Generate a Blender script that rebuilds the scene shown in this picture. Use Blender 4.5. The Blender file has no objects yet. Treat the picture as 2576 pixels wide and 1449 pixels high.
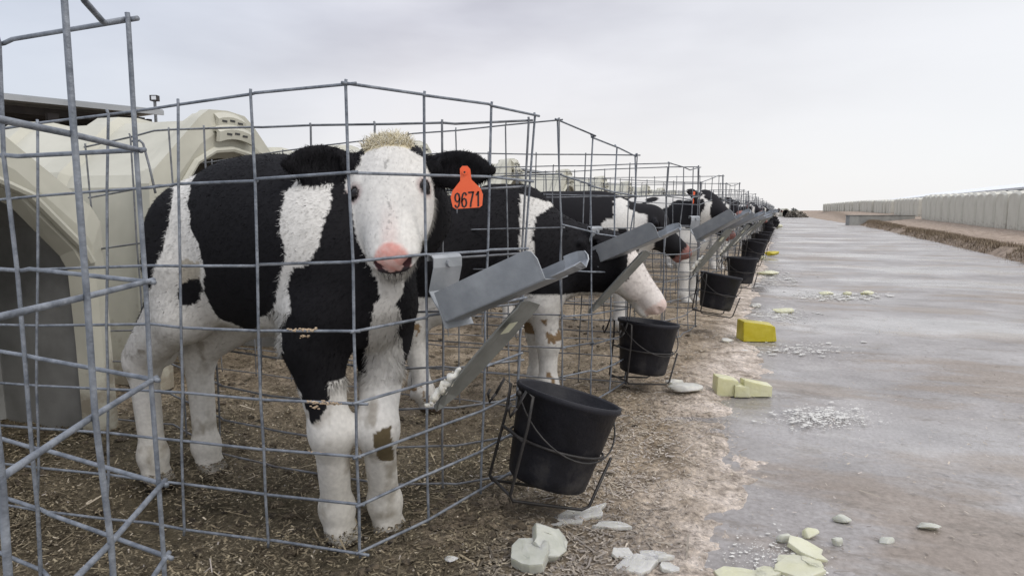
import bpy, math, random
import numpy as np
from mathutils import Vector, Matrix, Euler
rng = np.random.default_rng(7); random.seed(7)
R = math.radians
SC = bpy.context.scene
COL = SC.collection

# ------------------------------------------------------------------ camera, world, sun, exposure
F, CZ = 1700.0, 0.78                     # focal length in pixels of a 2576 px wide frame, eye height in metres
PITCH = math.atan((724.5-530)/F)
cd = bpy.data.cameras.new('camera'); cam = bpy.data.objects.new('camera', cd); COL.objects.link(cam)
cam.location = (0, 0, CZ); cam.rotation_euler = (math.pi/2-PITCH, 0, 0)
cd.sensor_width = 36; cd.lens = 36*F/2576; cd.clip_start = .05; cd.clip_end = 3000
SC.camera = cam
SUN_EL, SUN_AZ = 48, 130                 # high soft sun behind cloud, from the right and slightly behind the camera
w = bpy.data.worlds.new('World'); SC.world = w; w.use_nodes = True
nt = w.node_tree; N = nt.nodes; L = nt.links
for n in list(N): N.remove(n)
out = N.new('ShaderNodeOutputWorld'); bg = N.new('ShaderNodeBackground'); bg.inputs['Strength'].default_value = .1
sky = N.new('ShaderNodeTexSky'); sky.sky_type = 'NISHITA'; sky.sun_disc = False
sky.sun_elevation = R(SUN_EL); sky.sun_rotation = R(SUN_AZ)
tc = N.new('ShaderNodeTexCoord'); sep = N.new('ShaderNodeSeparateXYZ'); L.new(tc.outputs['Generated'], sep.inputs[0])
mp = N.new('ShaderNodeMapping'); mp.inputs['Scale'].default_value = (1.0, 1.0, 3.4); mp.inputs['Rotation'].default_value = (R(8), R(-10), 0); L.new(tc.outputs['Generated'], mp.inputs[0])
nz = N.new('ShaderNodeTexNoise'); nz.inputs['Scale'].default_value = 1.9; nz.inputs['Detail'].default_value = 5; nz.inputs['Roughness'].default_value = .5
L.new(mp.outputs[0], nz.inputs['Vector'])
cr = N.new('ShaderNodeValToRGB'); e = cr.color_ramp.elements
e[0].position = .38; e[0].color = (5.5, 5.45, 6.1, 1); e[1].position = .64; e[1].color = (8.2, 8.2, 8.8, 1)
L.new(nz.outputs['Fac'], cr.inputs[0])
# the cloud deck is whiter and warmer low over the road, brighter towards the right and overhead
hz = N.new('ShaderNodeMapRange'); hz.inputs['From Min'].default_value = -.02; hz.inputs['From Max'].default_value = .26
hz.inputs['To Min'].default_value = .92; hz.inputs['To Max'].default_value = 0; L.new(sep.outputs['Z'], hz.inputs['Value'])
mx = N.new('ShaderNodeMix'); mx.data_type = 'RGBA'; mx.inputs[7].default_value = (9.7, 9.2, 8.75, 1)
L.new(hz.outputs[0], mx.inputs[0]); L.new(cr.outputs[0], mx.inputs[6])
rt = N.new('ShaderNodeMapRange'); rt.inputs['From Min'].default_value = -.05; rt.inputs['From Max'].default_value = .62
L.new(sep.outputs['X'], rt.inputs['Value']); rt.inputs['To Max'].default_value = .85
mx2 = N.new('ShaderNodeMix'); mx2.data_type = 'RGBA'; mx2.inputs[7].default_value = (9.5, 9.6, 9.8, 1)
L.new(rt.outputs[0], mx2.inputs[0]); L.new(mx.outputs[2], mx2.inputs[6])
zen = N.new('ShaderNodeMapRange'); zen.inputs['From Min'].default_value = .38; zen.inputs['From Max'].default_value = .9
zen.inputs['To Min'].default_value = 1; zen.inputs['To Max'].default_value = 2.0; L.new(sep.outputs['Z'], zen.inputs['Value'])
ml = N.new('ShaderNodeVectorMath'); ml.operation = 'SCALE'; lf = N.new('ShaderNodeMapRange'); lf.inputs['From Min'].default_value = -.15; lf.inputs['From Max'].default_value = -.6; lf.inputs['To Max'].default_value = .55
L.new(sep.outputs['X'], lf.inputs['Value'])
mx4 = N.new('ShaderNodeMix'); mx4.data_type = 'RGBA'; mx4.inputs[7].default_value = (6.0, 6.9, 8.2, 1); L.new(lf.outputs[0], mx4.inputs[0]); L.new(mx2.outputs[2], mx4.inputs[6])
L.new(mx4.outputs[2], ml.inputs[0]); L.new(zen.outputs[0], ml.inputs['Scale'])
mx3 = N.new('ShaderNodeMix'); mx3.data_type = 'RGBA'; mx3.inputs[0].default_value = .10
L.new(ml.outputs[0], mx3.inputs[6]); L.new(sky.outputs[0], mx3.inputs[7])
L.new(mx3.outputs[2], bg.inputs['Color']); L.new(bg.outputs[0], out.inputs[0])
sd = bpy.data.lights.new('sun', 'SUN'); sd.energy = 1.1; sd.angle = R(25); sd.color = (1, .96, .9)
so = bpy.data.objects.new('sun', sd); COL.objects.link(so)
az = R(SUN_AZ); dirv = Vector((math.sin(az)*math.cos(R(SUN_EL)), math.cos(az)*math.cos(R(SUN_EL)), math.sin(R(SUN_EL))))
so.rotation_euler = dirv.to_track_quat('Z', 'Y').to_euler(); so.location = (4, -4, 8)
SC.view_settings.view_transform = 'Standard'; SC.view_settings.look = 'None'
SC.view_settings.exposure = 0.06; SC.view_settings.gamma = 1
SC.cycles.max_bounces = 6; SC.cycles.use_denoising = True

# ------------------------------------------------------------------ helpers
def ray(px, py):
    u = (px-1288)/F; v = (724.5-py)/F
    return np.array([u, math.cos(PITCH)+v*math.sin(PITCH), -math.sin(PITCH)+v*math.cos(PITCH)])
def P(px, py, Y):                         # surveyed point: sight line at distance Y
    d = ray(px, py); return np.array([0, 0, CZ])+d*Y/d[1]
def G(px, py, z=0):                       # surveyed point on the level z
    d = ray(px, py); return np.array([0, 0, CZ])+d*(z-CZ)/d[2]
T_ = np.array([.363, .932]); N_ = np.array([.932, -.363])   # along the road, across it to the right
def SQ(s, q): return s*T_+q*N_

def hash2(i, j, s):
    n = (i.astype(np.int64)*374761393+j.astype(np.int64)*668265263+s*1442695041) & 0x7fffffff
    n = ((n ^ (n >> 13))*1274126177) & 0x7fffffff
    return ((n ^ (n >> 16)) & 0xffff)/65535.0
def vn(x, y, s=0):
    x = np.asarray(x, float); y = np.asarray(y, float)
    i = np.floor(x); j = np.floor(y); fx = x-i; fy = y-j; fx = fx*fx*(3-2*fx); fy = fy*fy*(3-2*fy)
    a = hash2(i, j, s); b = hash2(i+1, j, s); c = hash2(i, j+1, s); d = hash2(i+1, j+1, s)
    return (a*(1-fx)+b*fx)*(1-fy)+(c*(1-fx)+d*fx)*fy
def fbm(x, y, s=0, o=4):
    r = 0; a = .5; t = 0
    for k in range(o):
        r = r+a*vn(x*2**k, y*2**k, s+k); t += a; a *= .5
    return r/t

def props(o, label=None, cat=None, group=None, kind=None):
    if label: o['label'] = label
    if cat: o['category'] = cat
    if group: o['group'] = group
    if kind: o['kind'] = kind
    return o
def empty(name, loc=(0, 0, 0), rz=0):
    o = bpy.data.objects.new(name, None); COL.objects.link(o); o.location = loc; o.rotation_euler = (0, 0, rz); o.empty_display_size = .1
    return o
def meshobj(name, v, f, m, parent=None, smooth=False, cols=None, nrm=None):
    me = bpy.data.meshes.new(name)
    v = np.asarray(v, float)
    if isinstance(f, np.ndarray):
        k = f.shape[1]
        me.vertices.add(len(v)); me.vertices.foreach_set('co', v.astype(np.float32).ravel())
        me.loops.add(f.size); me.loops.foreach_set('vertex_index', f.astype(np.int32).ravel())
        me.polygons.add(len(f)); me.polygons.foreach_set('loop_start', np.arange(0, f.size, k, dtype=np.int32))
        me.polygons.foreach_set('loop_total', np.full(len(f), k, dtype=np.int32))
        me.update(calc_edges=True)
    else:
        me.from_pydata([tuple(p) for p in v], [], f); me.update()
    if cols is not None:
        ca = me.color_attributes.new('Col', 'FLOAT_COLOR', 'POINT')
        c4 = np.ones((len(v), 4), np.float32); c4[:, :3] = cols; ca.data.foreach_set('color', c4.ravel())
    if smooth: me.polygons.foreach_set('use_smooth', np.ones(len(me.polygons), bool))
    if nrm is not None: me.normals_split_custom_set_from_vertices(np.asarray(nrm, np.float32))
    me.materials.append(m)
    o = bpy.data.objects.new(name, me); COL.objects.link(o)
    if parent: o.parent = parent
    return o
def copy_tree(o, parent=None):
    c = o.copy(); COL.objects.link(c)
    if parent: c.parent = parent
    for ch in list(o.children): copy_tree(ch, c)
    return c

class MB:
    def __init__(s): s.v = []; s.f = []
    def add(s, v, f):
        b = len(s.v); s.v += [tuple(p) for p in v]; s.f += [tuple(i+b for i in q) for q in f]
    def tube(s, pts, r, n=6, closed=False):
        pts = [np.asarray(p, float) for p in pts]; k = len(pts)
        rr = r if hasattr(r, '__len__') else [r]*k
        rings = []; prev = None
        for i, p in enumerate(pts):
            if closed: t = pts[(i+1) % k]-pts[i-1]
            else: t = pts[min(i+1, k-1)]-pts[max(i-1, 0)]
            t = t/(np.linalg.norm(t)+1e-9)
            if prev is None:
                a = np.array([0, 0, 1.]) if abs(t[2]) < .9 else np.array([1., 0, 0])
            else: a = prev
            u = a-t*np.dot(a, t); u /= np.linalg.norm(u)+1e-9; prev = u; w_ = np.cross(t, u)
            rings.append([p+rr[i]*(u*math.cos(2*math.pi*j/n)+w_*math.sin(2*math.pi*j/n)) for j in range(n)])
        b = len(s.v)
        for rg in rings: s.v += [tuple(q) for q in rg]
        for i in range(k if closed else k-1):
            i2 = (i+1) % k
            for j in range(n):
                s.f.append((b+i*n+j, b+i*n+(j+1) % n, b+i2*n+(j+1) % n, b+i2*n+j))
        if not closed:
            s.f.append(tuple(b+j for j in range(n))[::-1]); s.f.append(tuple(b+(k-1)*n+j for j in range(n)))
    def box(s, c, sz, M=None):
        v = []
        for x in (-.5, .5):
            for y in (-.5, .5):
                for z in (-.5, .5):
                    p = np.array([x*sz[0], y*sz[1], z*sz[2]])
                    if M is not None: p = M@p
                    v.append(p+np.asarray(c))
        s.add(v, [(0, 1, 3, 2), (4, 6, 7, 5), (0, 4, 5, 1), (2, 3, 7, 6), (0, 2, 6, 4), (1, 5, 7, 3)])
    def plate(s, poly, th, nrm):                      # flat outline given real thickness
        nrm = np.asarray(nrm, float); nrm = nrm/np.linalg.norm(nrm); k = len(poly)
        a = [np.asarray(p)+nrm*th/2 for p in poly]; c = [np.asarray(p)-nrm*th/2 for p in poly]
        s.add(a+c, [tuple(range(k)), tuple(range(2*k-1, k-1, -1))]+[(i, k+i, k+(i+1) % k, (i+1) % k) for i in range(k)])
    def strip(s, rows, th=.002):                      # sheet through rows of points, given thickness
        rows = [[np.asarray(p, float) for p in r] for r in rows]; m = len(rows[0]); k = len(rows)
        b = len(s.v); g = np.array(rows)
        du = np.gradient(g, axis=0); dv = np.gradient(g, axis=1); nr = np.cross(du, dv); nr /= np.linalg.norm(nr, axis=2, keepdims=True)+1e-9
        for sg in (.5, -.5): s.v += [tuple(p) for p in (g+nr*th*sg).reshape(-1, 3)]
        o = k*m
        for i in range(k-1):
            for j in range(m-1):
                q = (b+i*m+j, b+i*m+j+1, b+(i+1)*m+j+1, b+(i+1)*m+j); s.f.append(q); s.f.append(tuple(x+o for x in q[::-1]))
        for i in range(k-1):
            for j in (0, m-1): s.f.append((b+i*m+j, b+(i+1)*m+j, b+o+(i+1)*m+j, b+o+i*m+j))
        for j in range(m-1):
            for i in (0, k-1): s.f.append((b+i*m+j, b+i*m+j+1, b+o+i*m+j+1, b+o+i*m+j))
    def build(s, name, m, parent=None, smooth=False): return meshobj(name, s.v, s.f, m, parent, smooth)

# ------------------------------------------------------------------ materials
def mat(name, c1, c2=None, scale=8, rough=.6, metal=0, bump=0, bscale=40, detail=4, lo=.35, hi=.65, coord='Object', spec=.5, sss=0, r2=None):
    m = bpy.data.materials.new(name); m.use_nodes = True; nt = m.node_tree; b = nt.nodes['Principled BSDF']
    b.inputs['Roughness'].default_value = rough; b.inputs['Metallic'].default_value = metal; b.inputs['Specular IOR Level'].default_value = spec
    t = nt.nodes.new('ShaderNodeTexCoord')
    if c2 is None: b.inputs['Base Color'].default_value = (*c1, 1)
    else:
        n = nt.nodes.new('ShaderNodeTexNoise'); n.inputs['Scale'].default_value = scale; n.inputs['Detail'].default_value = detail; n.inputs['Roughness'].default_value = .6
        nt.links.new(t.outputs[coord], n.inputs['Vector'])
        r = nt.nodes.new('ShaderNodeValToRGB'); r.color_ramp.elements[0].position = lo; r.color_ramp.elements[1].position = hi
        r.color_ramp.elements[0].color = (*c1, 1); r.color_ramp.elements[1].color = (*c2, 1)
        nt.links.new(n.outputs['Fac'], r.inputs[0]); nt.links.new(r.outputs[0], b.inputs['Base Color'])
        if r2 is not None:
            mr = nt.nodes.new('ShaderNodeMapRange'); mr.inputs['From Min'].default_value = lo; mr.inputs['From Max'].default_value = hi
            mr.inputs['To Min'].default_value = rough; mr.inputs['To Max'].default_value = r2
            nt.links.new(n.outputs['Fac'], mr.inputs['Value']); nt.links.new(mr.outputs[0], b.inputs['Roughness'])
    if sss:
        b.inputs['Subsurface Weight'].default_value = sss; b.inputs['Subsurface Radius'].default_value = (.02, .02, .015); b.inputs['Subsurface Scale'].default_value = 1
    if bump:
        n = nt.nodes.new('ShaderNodeTexNoise'); n.inputs['Scale'].default_value = bscale; n.inputs['Detail'].default_value = 5
        nt.links.new(t.outputs[coord], n.inputs['Vector'])
        bp = nt.nodes.new('ShaderNodeBump'); bp.inputs['Strength'].default_value = bump; bp.inputs['Distance'].default_value = .01
        nt.links.new(n.outputs['Fac'], bp.inputs['Height']); nt.links.new(bp.outputs[0], b.inputs['Normal'])
    return m
def vcol_mat(name, rough=.75, spec=.25, mott=.0, mscale=60, sss=0):
    m = bpy.data.materials.new(name); m.use_nodes = True; nt = m.node_tree; b = nt.nodes['Principled BSDF']
    a = nt.nodes.new('ShaderNodeAttribute'); a.attribute_name = 'Col'
    b.inputs['Roughness'].default_value = rough; b.inputs['Specular IOR Level'].default_value = spec
    if mott:
        t = nt.nodes.new('ShaderNodeTexCoord'); n = nt.nodes.new('ShaderNodeTexNoise'); n.inputs['Scale'].default_value = mscale; n.inputs['Detail'].default_value = 3
        nt.links.new(t.outputs['Object'], n.inputs['Vector'])
        mr = nt.nodes.new('ShaderNodeMapRange'); mr.inputs['From Min'].default_value = .3; mr.inputs['From Max'].default_value = .7
        mr.inputs['To Min'].default_value = 1-mott; mr.inputs['To Max'].default_value = 1+mott*.5; nt.links.new(n.outputs['Fac'], mr.inputs['Value'])
        s = nt.nodes.new('ShaderNodeVectorMath'); s.operation = 'SCALE'; nt.links.new(a.outputs['Color'], s.inputs[0]); nt.links.new(mr.outputs[0], s.inputs['Scale'])
        nt.links.new(s.outputs[0], b.inputs['Base Color'])
    else: nt.links.new(a.outputs['Color'], b.inputs['Base Color'])
    return m
M_wire = mat('galvanized_wire', (.12, .135, .16), (.25, .27, .30), 35, .5, .35, .3, 120, r2=.65)
M_wiredark = mat('weathered_wire', (.11, .115, .125), (.23, .24, .255), 30, .6, .3)
M_black = mat('black_plastic', (.007, .007, .010), (.014, .014, .019), 9, .5, 0, .25, 30, r2=.65, spec=.3)
M_rod = mat('black_rod', (.012, .011, .011), (.03, .026, .024), 40, .55)
M_sheet = mat('galvanized_sheet', (.25, .265, .28), (.36, .375, .39), 9, .5, .45, .15, 25, r2=.38)
M_sheet2 = mat('galvanized_sheet_dull', (.19, .195, .18), (.28, .285, .265), 11, .6, .35, .15, 25)
M_hutch = mat('cream_polyethylene', (.40, .39, .325), (.53, .515, .435), 2.2, .5, 0, .1, 12, spec=.35)
def add_dirt(m, c, zc=.30, amt=.8):
    nt = m.node_tree; b = nt.nodes['Principled BSDF']; src = b.inputs['Base Color'].links[0].from_socket; tcn = nt.nodes.new('ShaderNodeTexCoord').outputs['Object']
    sp = nt.nodes.new('ShaderNodeSeparateXYZ'); nt.links.new(tcn, sp.inputs[0])
    def nn_(sc, d=5):
        n = nt.nodes.new('ShaderNodeTexNoise'); n.inputs['Scale'].default_value = sc; n.inputs['Detail'].default_value = d; n.inputs['Roughness'].default_value = .7; nt.links.new(tcn, n.inputs['Vector']); return n.outputs['Fac']
    def mt(op, a_, b_):
        r = nt.nodes.new('ShaderNodeMath'); r.operation = op
        for i_, v_ in enumerate((a_, b_)):
            if hasattr(v_, 'is_linked'): nt.links.new(v_, r.inputs[i_])
            else: r.inputs[i_].default_value = v_
        return r.outputs[0]
    hgt_ = mt('MULTIPLY', mt('SUBTRACT', zc, sp.outputs['Z']), .9); v_ = mt('ADD', mt('ADD', nn_(9), mt('MULTIPLY', mt('SUBTRACT', nn_(2.2), .5), .5)), hgt_)
    r = nt.nodes.new('ShaderNodeValToRGB'); r.color_ramp.elements[0].position = .56; r.color_ramp.elements[1].position = .78; r.color_ramp.elements[1].color = (amt, amt, amt, 1); nt.links.new(v_, r.inputs[0])
    mx_ = nt.nodes.new('ShaderNodeMix'); mx_.data_type = 'RGBA'; mx_.inputs[7].default_value = (*c, 1); nt.links.new(r.outputs[0], mx_.inputs[0]); nt.links.new(src, mx_.inputs[6]); nt.links.new(mx_.outputs[2], b.inputs['Base Color'])
add_dirt(M_wire, (.12, .085, .06), .06, .55); add_dirt(M_wiredark, (.11, .08, .055), .10, .6)
add_dirt(M_hutch, (.20, .165, .12), .28, .75); add_dirt(M_black, (.060, .055, .050), .12, .55)
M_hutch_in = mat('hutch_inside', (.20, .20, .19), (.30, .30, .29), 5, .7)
M_slot = mat('vent_slot_dark', (.03, .03, .03))
M_roofmetal = mat('barn_roof_metal', (.27, .285, .30), (.35, .365, .38), 1, .5, .2)
M_barndark = mat('barn_timber_shaded', (.035, .032, .035), (.06, .055, .055), 2, .8)  # near-black: the open barn's interior shade is put into the colour
M_paleroof = mat('pale_roof_metal', (.66, .68, .70), (.72, .74, .76), .5, .6)
M_conc = mat('old_concrete', (.22, .22, .21), (.33, .33, .31), 2.5, .8, 0, .3, 20)
M_milk = mat('frozen_milk', (.78, .74, .62), (.86, .84, .76), 20, .45, 0, .5, 60, sss=.3)
M_icew = mat('white_ice', (.62, .61, .57), (.80, .79, .73), 14, .25, 0, .4, 30, sss=.5, r2=.5)
M_icep = mat('pale_yellow_ice', (.74, .73, .50), (.83, .82, .64), 12, .3, 0, .4, 30, sss=.4, r2=.5)
M_icey = mat('yellow_ice', (.60, .50, .01), (.72, .62, .06), 9, .35, 0, .3, 20, sss=.25)
M_slush = mat('slush', (.52, .51, .475), (.70, .685, .64), 60, .4, 0, .4, 80)
M_iceg = mat('grey_green_ice', (.56, .57, .49), (.72, .72, .64), 22, .3, 0, .4, 30, sss=.4)
M_iceyl = mat('weathered_yellow_ice', (.74, .72, .40), (.82, .80, .56), 10, .35, 0, .4, 30, sss=.35)
for m_ in (M_icew, M_icep, M_iceg, M_iceyl, M_icey): m_.node_tree.nodes['Principled BSDF'].inputs['Transmission Weight'].default_value = .35
M_feed = mat('dried_feed', (.42, .31, .20), (.58, .46, .33), 60, .9, 0, .8, 90)
M_fur = vcol_mat('calf_coat', .78, .12, .12, 90)
M_eye = mat('calf_eye', (.006, .005, .005), rough=.16, spec=.35)
M_tag = mat('orange_tag', (.80, .115, .035), (.86, .15, .05), 20, .45)
M_tag2 = mat('rust_tag', (.33, .07, .03), (.45, .10, .04), 20, .6)
M_ink = mat('tag_ink', (.012, .011, .012), rough=.6)
M_sticker = mat('sticker_paper', (.50, .50, .36), (.58, .58, .44), 30, .6)
M_brush = mat('brush', (.20, .18, .15), (.32, .29, .25), 3, .9)
M_green = mat('dark_shrub', (.07, .08, .075), (.13, .14, .12), 5, .9)

# ------------------------------------------------------------------ ground and road
def s_of(x, y): return x*T_[0]+y*T_[1]
def q_of(x, y): return x*N_[0]+y*N_[1]
def road_right(s): return 3.35+.03*np.maximum(0, s-8)
def rise(x, y):
    s = s_of(x, y); q = q_of(x, y)
    return .011*np.clip(s-18, 0, 60)*np.clip((q-3.5)/3.5, 0, 1)
def ground_h(x, y):
    s = s_of(x, y); q = q_of(x, y)
    near = np.clip(1.3-np.hypot(x, y)/14, 0, 1)
    lump = (fbm(x*3.1, y*3.1, 3)-.5)*.035+(fbm(x*13, y*13, 9, 3)-.5)*.026+(fbm(x*45, y*45, 19, 2)-.5)*.014
    edge = -.25+.22*(fbm(s*1.4, q*1.4, 31)-.5)+.30*(fbm(s*.45, q*.3+7, 37, 2)-.5)
    drop = np.clip((q-edge)/.5, -.3, 1)
    left = .006-.05*np.clip(drop, 0, 1)-.01*drop
    # puddle and ice channels that cut the bedding where melt water runs to the road
    ch = np.exp(-((s-(2.66+.25*q))/.05)**2)*np.clip((q+.75)/.3, 0, 1)
    right = np.clip((q-road_right(s)+.1*(fbm(s*2, q*2, 5)-.5))/.25, 0, 1)
    bank = right*(.05+.10*np.exp(-((q-road_right(s)-.45)/.35)**2)*(0.5+fbm(s*.9, q, 77)))
    pen = np.clip((-.78-q)/.30, 0, 1)*.085*np.clip((q+2.1)/.4, .15, 1)*np.clip((5-y)/2, .1, 1)          # the beds inside the pens are trodden lower
    z = left*(1-right)+bank+lump*near*(1-.6*np.clip(drop, 0, 1)*(1-right))-ch*.02-pen
    return z+rise(x, y)-.012*(1-near)
ys = np.exp(np.arange(math.log(.30), math.log(900), .0115)); us = np.concatenate([np.arange(-2.4, -1.0, .02), np.arange(-1.0, 1.0, .0055), np.arange(1.0, 2.6, .02)])
gy, gu = np.meshgrid(ys, us, indexing='ij'); gx = gu*gy
gz = ground_h(gx, gy)
nr_, nc_ = gx.shape
idx = np.arange(nr_*nc_).reshape(nr_, nc_)
gf = np.stack([idx[:-1, :-1], idx[:-1, 1:], idx[1:, 1:], idx[1:, :-1]], -1).reshape(-1, 4)

def nodes_for(m): return m.node_tree, m.node_tree.nodes, m.node_tree.links
def noise_node(nt, vec, scale, detail=5, rough=.6):
    n = nt.nodes.new('ShaderNodeTexNoise'); n.inputs['Scale'].default_value = scale; n.inputs['Detail'].default_value = detail; n.inputs['Roughness'].default_value = rough
    nt.links.new(vec, n.inputs['Vector']); return n.outputs['Fac']
def ramp(nt, fac, stops):
    r = nt.nodes.new('ShaderNodeValToRGB'); el = r.color_ramp.elements
    while len(el) < len(stops): el.new(.5)
    for e_, (p_, c_) in zip(el, stops): e_.position = p_; e_.color = (*c_, 1) if len(c_) == 3 else c_
    nt.links.new(fac, r.inputs[0]); return r.outputs[0]
def mixc(nt, fac, a, b):
    m_ = nt.nodes.new('ShaderNodeMix'); m_.data_type = 'RGBA'
    for sock, val in ((m_.inputs[0], fac), (m_.inputs[6], a), (m_.inputs[7], b)):
        if hasattr(val, 'is_linked'): nt.links.new(val, sock)
        elif isinstance(val, (int, float)): sock.default_value = val
        else: sock.default_value = (*val, 1)
    return m_.outputs[2]
def maprange(nt, v, a, b, c, d):
    r = nt.nodes.new('ShaderNodeMapRange'); nt.links.new(v, r.inputs['Value'])
    for k, val in zip(('From Min', 'From Max', 'To Min', 'To Max'), (a, b, c, d)): r.inputs[k].default_value = val
    return r.outputs[0]
def math_(nt, op, a, b):
    r = nt.nodes.new('ShaderNodeMath'); r.operation = op
    for i, val in enumerate((a, b)):
        if hasattr(val, 'is_linked'): nt.links.new(val, r.inputs[i])
        else: r.inputs[i].default_value = val
    return r.outputs[0]
# ground: vertex attribute 'Col' = soil type by place (dark trodden manure in the pens, pale shavings outside), times grain from nodes
M_ground = bpy.data.materials.new('bedding_soil'); M_ground.use_nodes = True
nt, N, L = nodes_for(M_ground); b = N['Principled BSDF']; b.inputs['Roughness'].default_value = .85; b.inputs['Specular IOR Level'].default_value = .3
t = N.new('ShaderNodeTexCoord').outputs['Object']
at = N.new('ShaderNodeAttribute'); at.attribute_name = 'Col'
g1 = ramp(nt, noise_node(nt, t, 55, 6, .75), [(.30, (.30, .27, .24)), (.48, (.85, .82, .78)), (.60, (1.15, 1.1, 1.02)), (.74, (1.7, 1.62, 1.5))])
g2 = ramp(nt, noise_node(nt, t, 7, 5, .7), [(.34, (.42, .39, .34)), (.50, (.95, .93, .9)), (.64, (1.3, 1.3, 1.3))])
m1 = N.new('ShaderNodeVectorMath'); m1.operation = 'MULTIPLY'; L.new(at.outputs['Color'], m1.inputs[0]); L.new(g1, m1.inputs[1])
m2 = N.new('ShaderNodeVectorMath'); m2.operation = 'MULTIPLY'; L.new(m1.outputs[0], m2.inputs[0]); L.new(g2, m2.inputs[1])
L.new(m2.outputs[0], b.inputs['Base Color'])
bp = N.new('ShaderNodeBump'); bp.inputs['Strength'].default_value = .9; bp.inputs['Distance'].default_value = .012
L.new(noise_node(nt, t, 70, 6, .7), bp.inputs['Height']); L.new(bp.outputs[0], b.inputs['Normal'])
def soil(x, y):
    s = s_of(x, y); q = q_of(x, y)
    pen = np.clip((-.60-q+.25*(fbm(s*2, q*2, 41)-.5))/.30, 0, 1)
    pen = np.maximum(pen, np.clip((1.80-y+.5*(fbm(x*2, y*2, 43)-.5)-.25*np.clip(q+.3, 0, 2))/.5, 0, 1)*np.clip((-.25-q)/.3, 0, 1))
    dark = np.array([.088, .078, .050]); tan = np.array([.335, .282, .22]); pink = np.array([.58, .53, .495]); far = np.array([.36, .30, .255])
    pale = np.clip((q+.42+.35*(fbm(s*2.2, q*2.2, 51)-.5))/.25, 0, 1)[..., None]
    c = tan*(1-pale)+pink*pale
    pn = np.clip(pen*np.clip((3.4-y)/1.2, .25, 1)*(.55+.6*fbm(x*2.6, y*2.6, 61)), 0, 1)[..., None]
    c = c*(1-pn)+dark*pn
    rr = np.clip((q-2.8)/.5, 0, 1)[..., None]; c = c*(1-rr)+far*rr
    bk = np.exp(-((q-road_right(s)-.45)/.38)**2)[..., None]*rr*.75; c = c*(1-bk)+np.array([.20, .155, .115])*bk
    return c
gnd = meshobj('ground', np.stack([gx, gy, gz], -1).reshape(-1, 3), gf, M_ground, smooth=True, cols=soil(gx.ravel(), gy.ravel())); props(gnd, kind='structure')

M_road = bpy.data.materials.new('wet_concrete'); M_road.use_nodes = True
nt, N, L = nodes_for(M_road); b = N['Principled BSDF']
tco = N.new('ShaderNodeTexCoord').outputs['Object']
mpn = N.new('ShaderNodeMapping'); mpn.inputs['Rotation'].default_value = (0, 0, -math.atan2(T_[1], T_[0])); L.new(tco, mpn.inputs[0])
t = mpn.outputs[0]                          # x runs along the road
st = N.new('ShaderNodeMapping'); st.inputs['Scale'].default_value = (1.0, .42, 1); L.new(t, st.inputs[0])
wet = noise_node(nt, st.outputs[0], .9, 5, .6)
base = ramp(nt, noise_node(nt, t, 2.2, 6, .65), [(.3, (.20, .186, .180)), (.5, (.28, .262, .254)), (.7, (.36, .34, .332))])
stain = ramp(nt, noise_node(nt, st.outputs[0], 1.7, 5, .62), [(.52, (0, 0, 0)), (.59, (1, 1, 1))])
base = mixc(nt, math_(nt, 'MULTIPLY', stain, .6), base, (.235, .182, .135))
frost = ramp(nt, noise_node(nt, st.outputs[0], 4.2, 6, .7), [(.54, (0, 0, 0)), (.66, (1, 1, 1))])
st2 = ramp(nt, noise_node(nt, st.outputs[0], 6.5, 7, .75), [(.55, (0, 0, 0)), (.62, (1, 1, 1))])
base = mixc(nt, math_(nt, 'MULTIPLY', st2, .6), base, (.17, .145, .12))
sxy = N.new('ShaderNodeSeparateXYZ'); L.new(t, sxy.inputs[0])
nearleft = maprange(nt, sxy.outputs['Y'], -.55, .45, .25, 1)      # y runs to the left across the road: frost lies by the pens
base = mixc(nt, math_(nt, 'MULTIPLY', frost, math_(nt, 'MULTIPLY', nearleft, .6)), base, (.55, .53, .50))
grit = ramp(nt, noise_node(nt, t, 60, 4, .7), [(.3, (.74, .73, .71)), (.7, (1.15, 1.15, 1.15))])
mm = N.new('ShaderNodeVectorMath'); mm.operation = 'MULTIPLY'; L.new(base, mm.inputs[0]); L.new(grit, mm.inputs[1])
L.new(mm.outputs[0], b.inputs['Base Color'])
L.new(maprange(nt, wet, .40, .58, .15, .55), b.inputs['Roughness']); b.inputs['Specular IOR Level'].default_value = .5
wv = N.new('ShaderNodeTexWave'); wv.wave_type = 'BANDS'; wv.bands_direction = 'Y'; wv.inputs['Scale'].default_value = 22; wv.inputs['Distortion'].default_value = 1.2; L.new(t, wv.inputs['Vector'])
hsum = math_(nt, 'ADD', math_(nt, 'MULTIPLY', wv.outputs['Fac'], .05), noise_node(nt, t, 16, 6, .7))
bp = N.new('ShaderNodeBump'); bp.inputs['Strength'].default_value = .28; bp.inputs['Distance'].default_value = .006
L.new(hsum, bp.inputs['Height']); L.new(bp.outputs[0], b.inputs['Normal'])
v = []; f = []
ss = np.concatenate([np.arange(-2, 12, .25), np.arange(12, 60, 2), np.arange(60, 150, 10)]); NQ = 28
for i, s in enumerate(ss):
    rq = float(road_right(np.array(s)))+.15
    for j in range(NQ+1):
        q = -.6+(rq+.6)*j/NQ
        p = SQ(s, q); v.append((p[0], p[1], .004*math.sin(s*1.3+q*2)+.003*math.sin(q*4.1-s*.7)-.014))
for i in range(len(ss)-1):
    for j in range(NQ):
        a = i*(NQ+1)+j; f.append((a, a+1, a+NQ+2, a+NQ+1))
props(meshobj('road', v, f, M_road, smooth=True), kind='structure')

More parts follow.
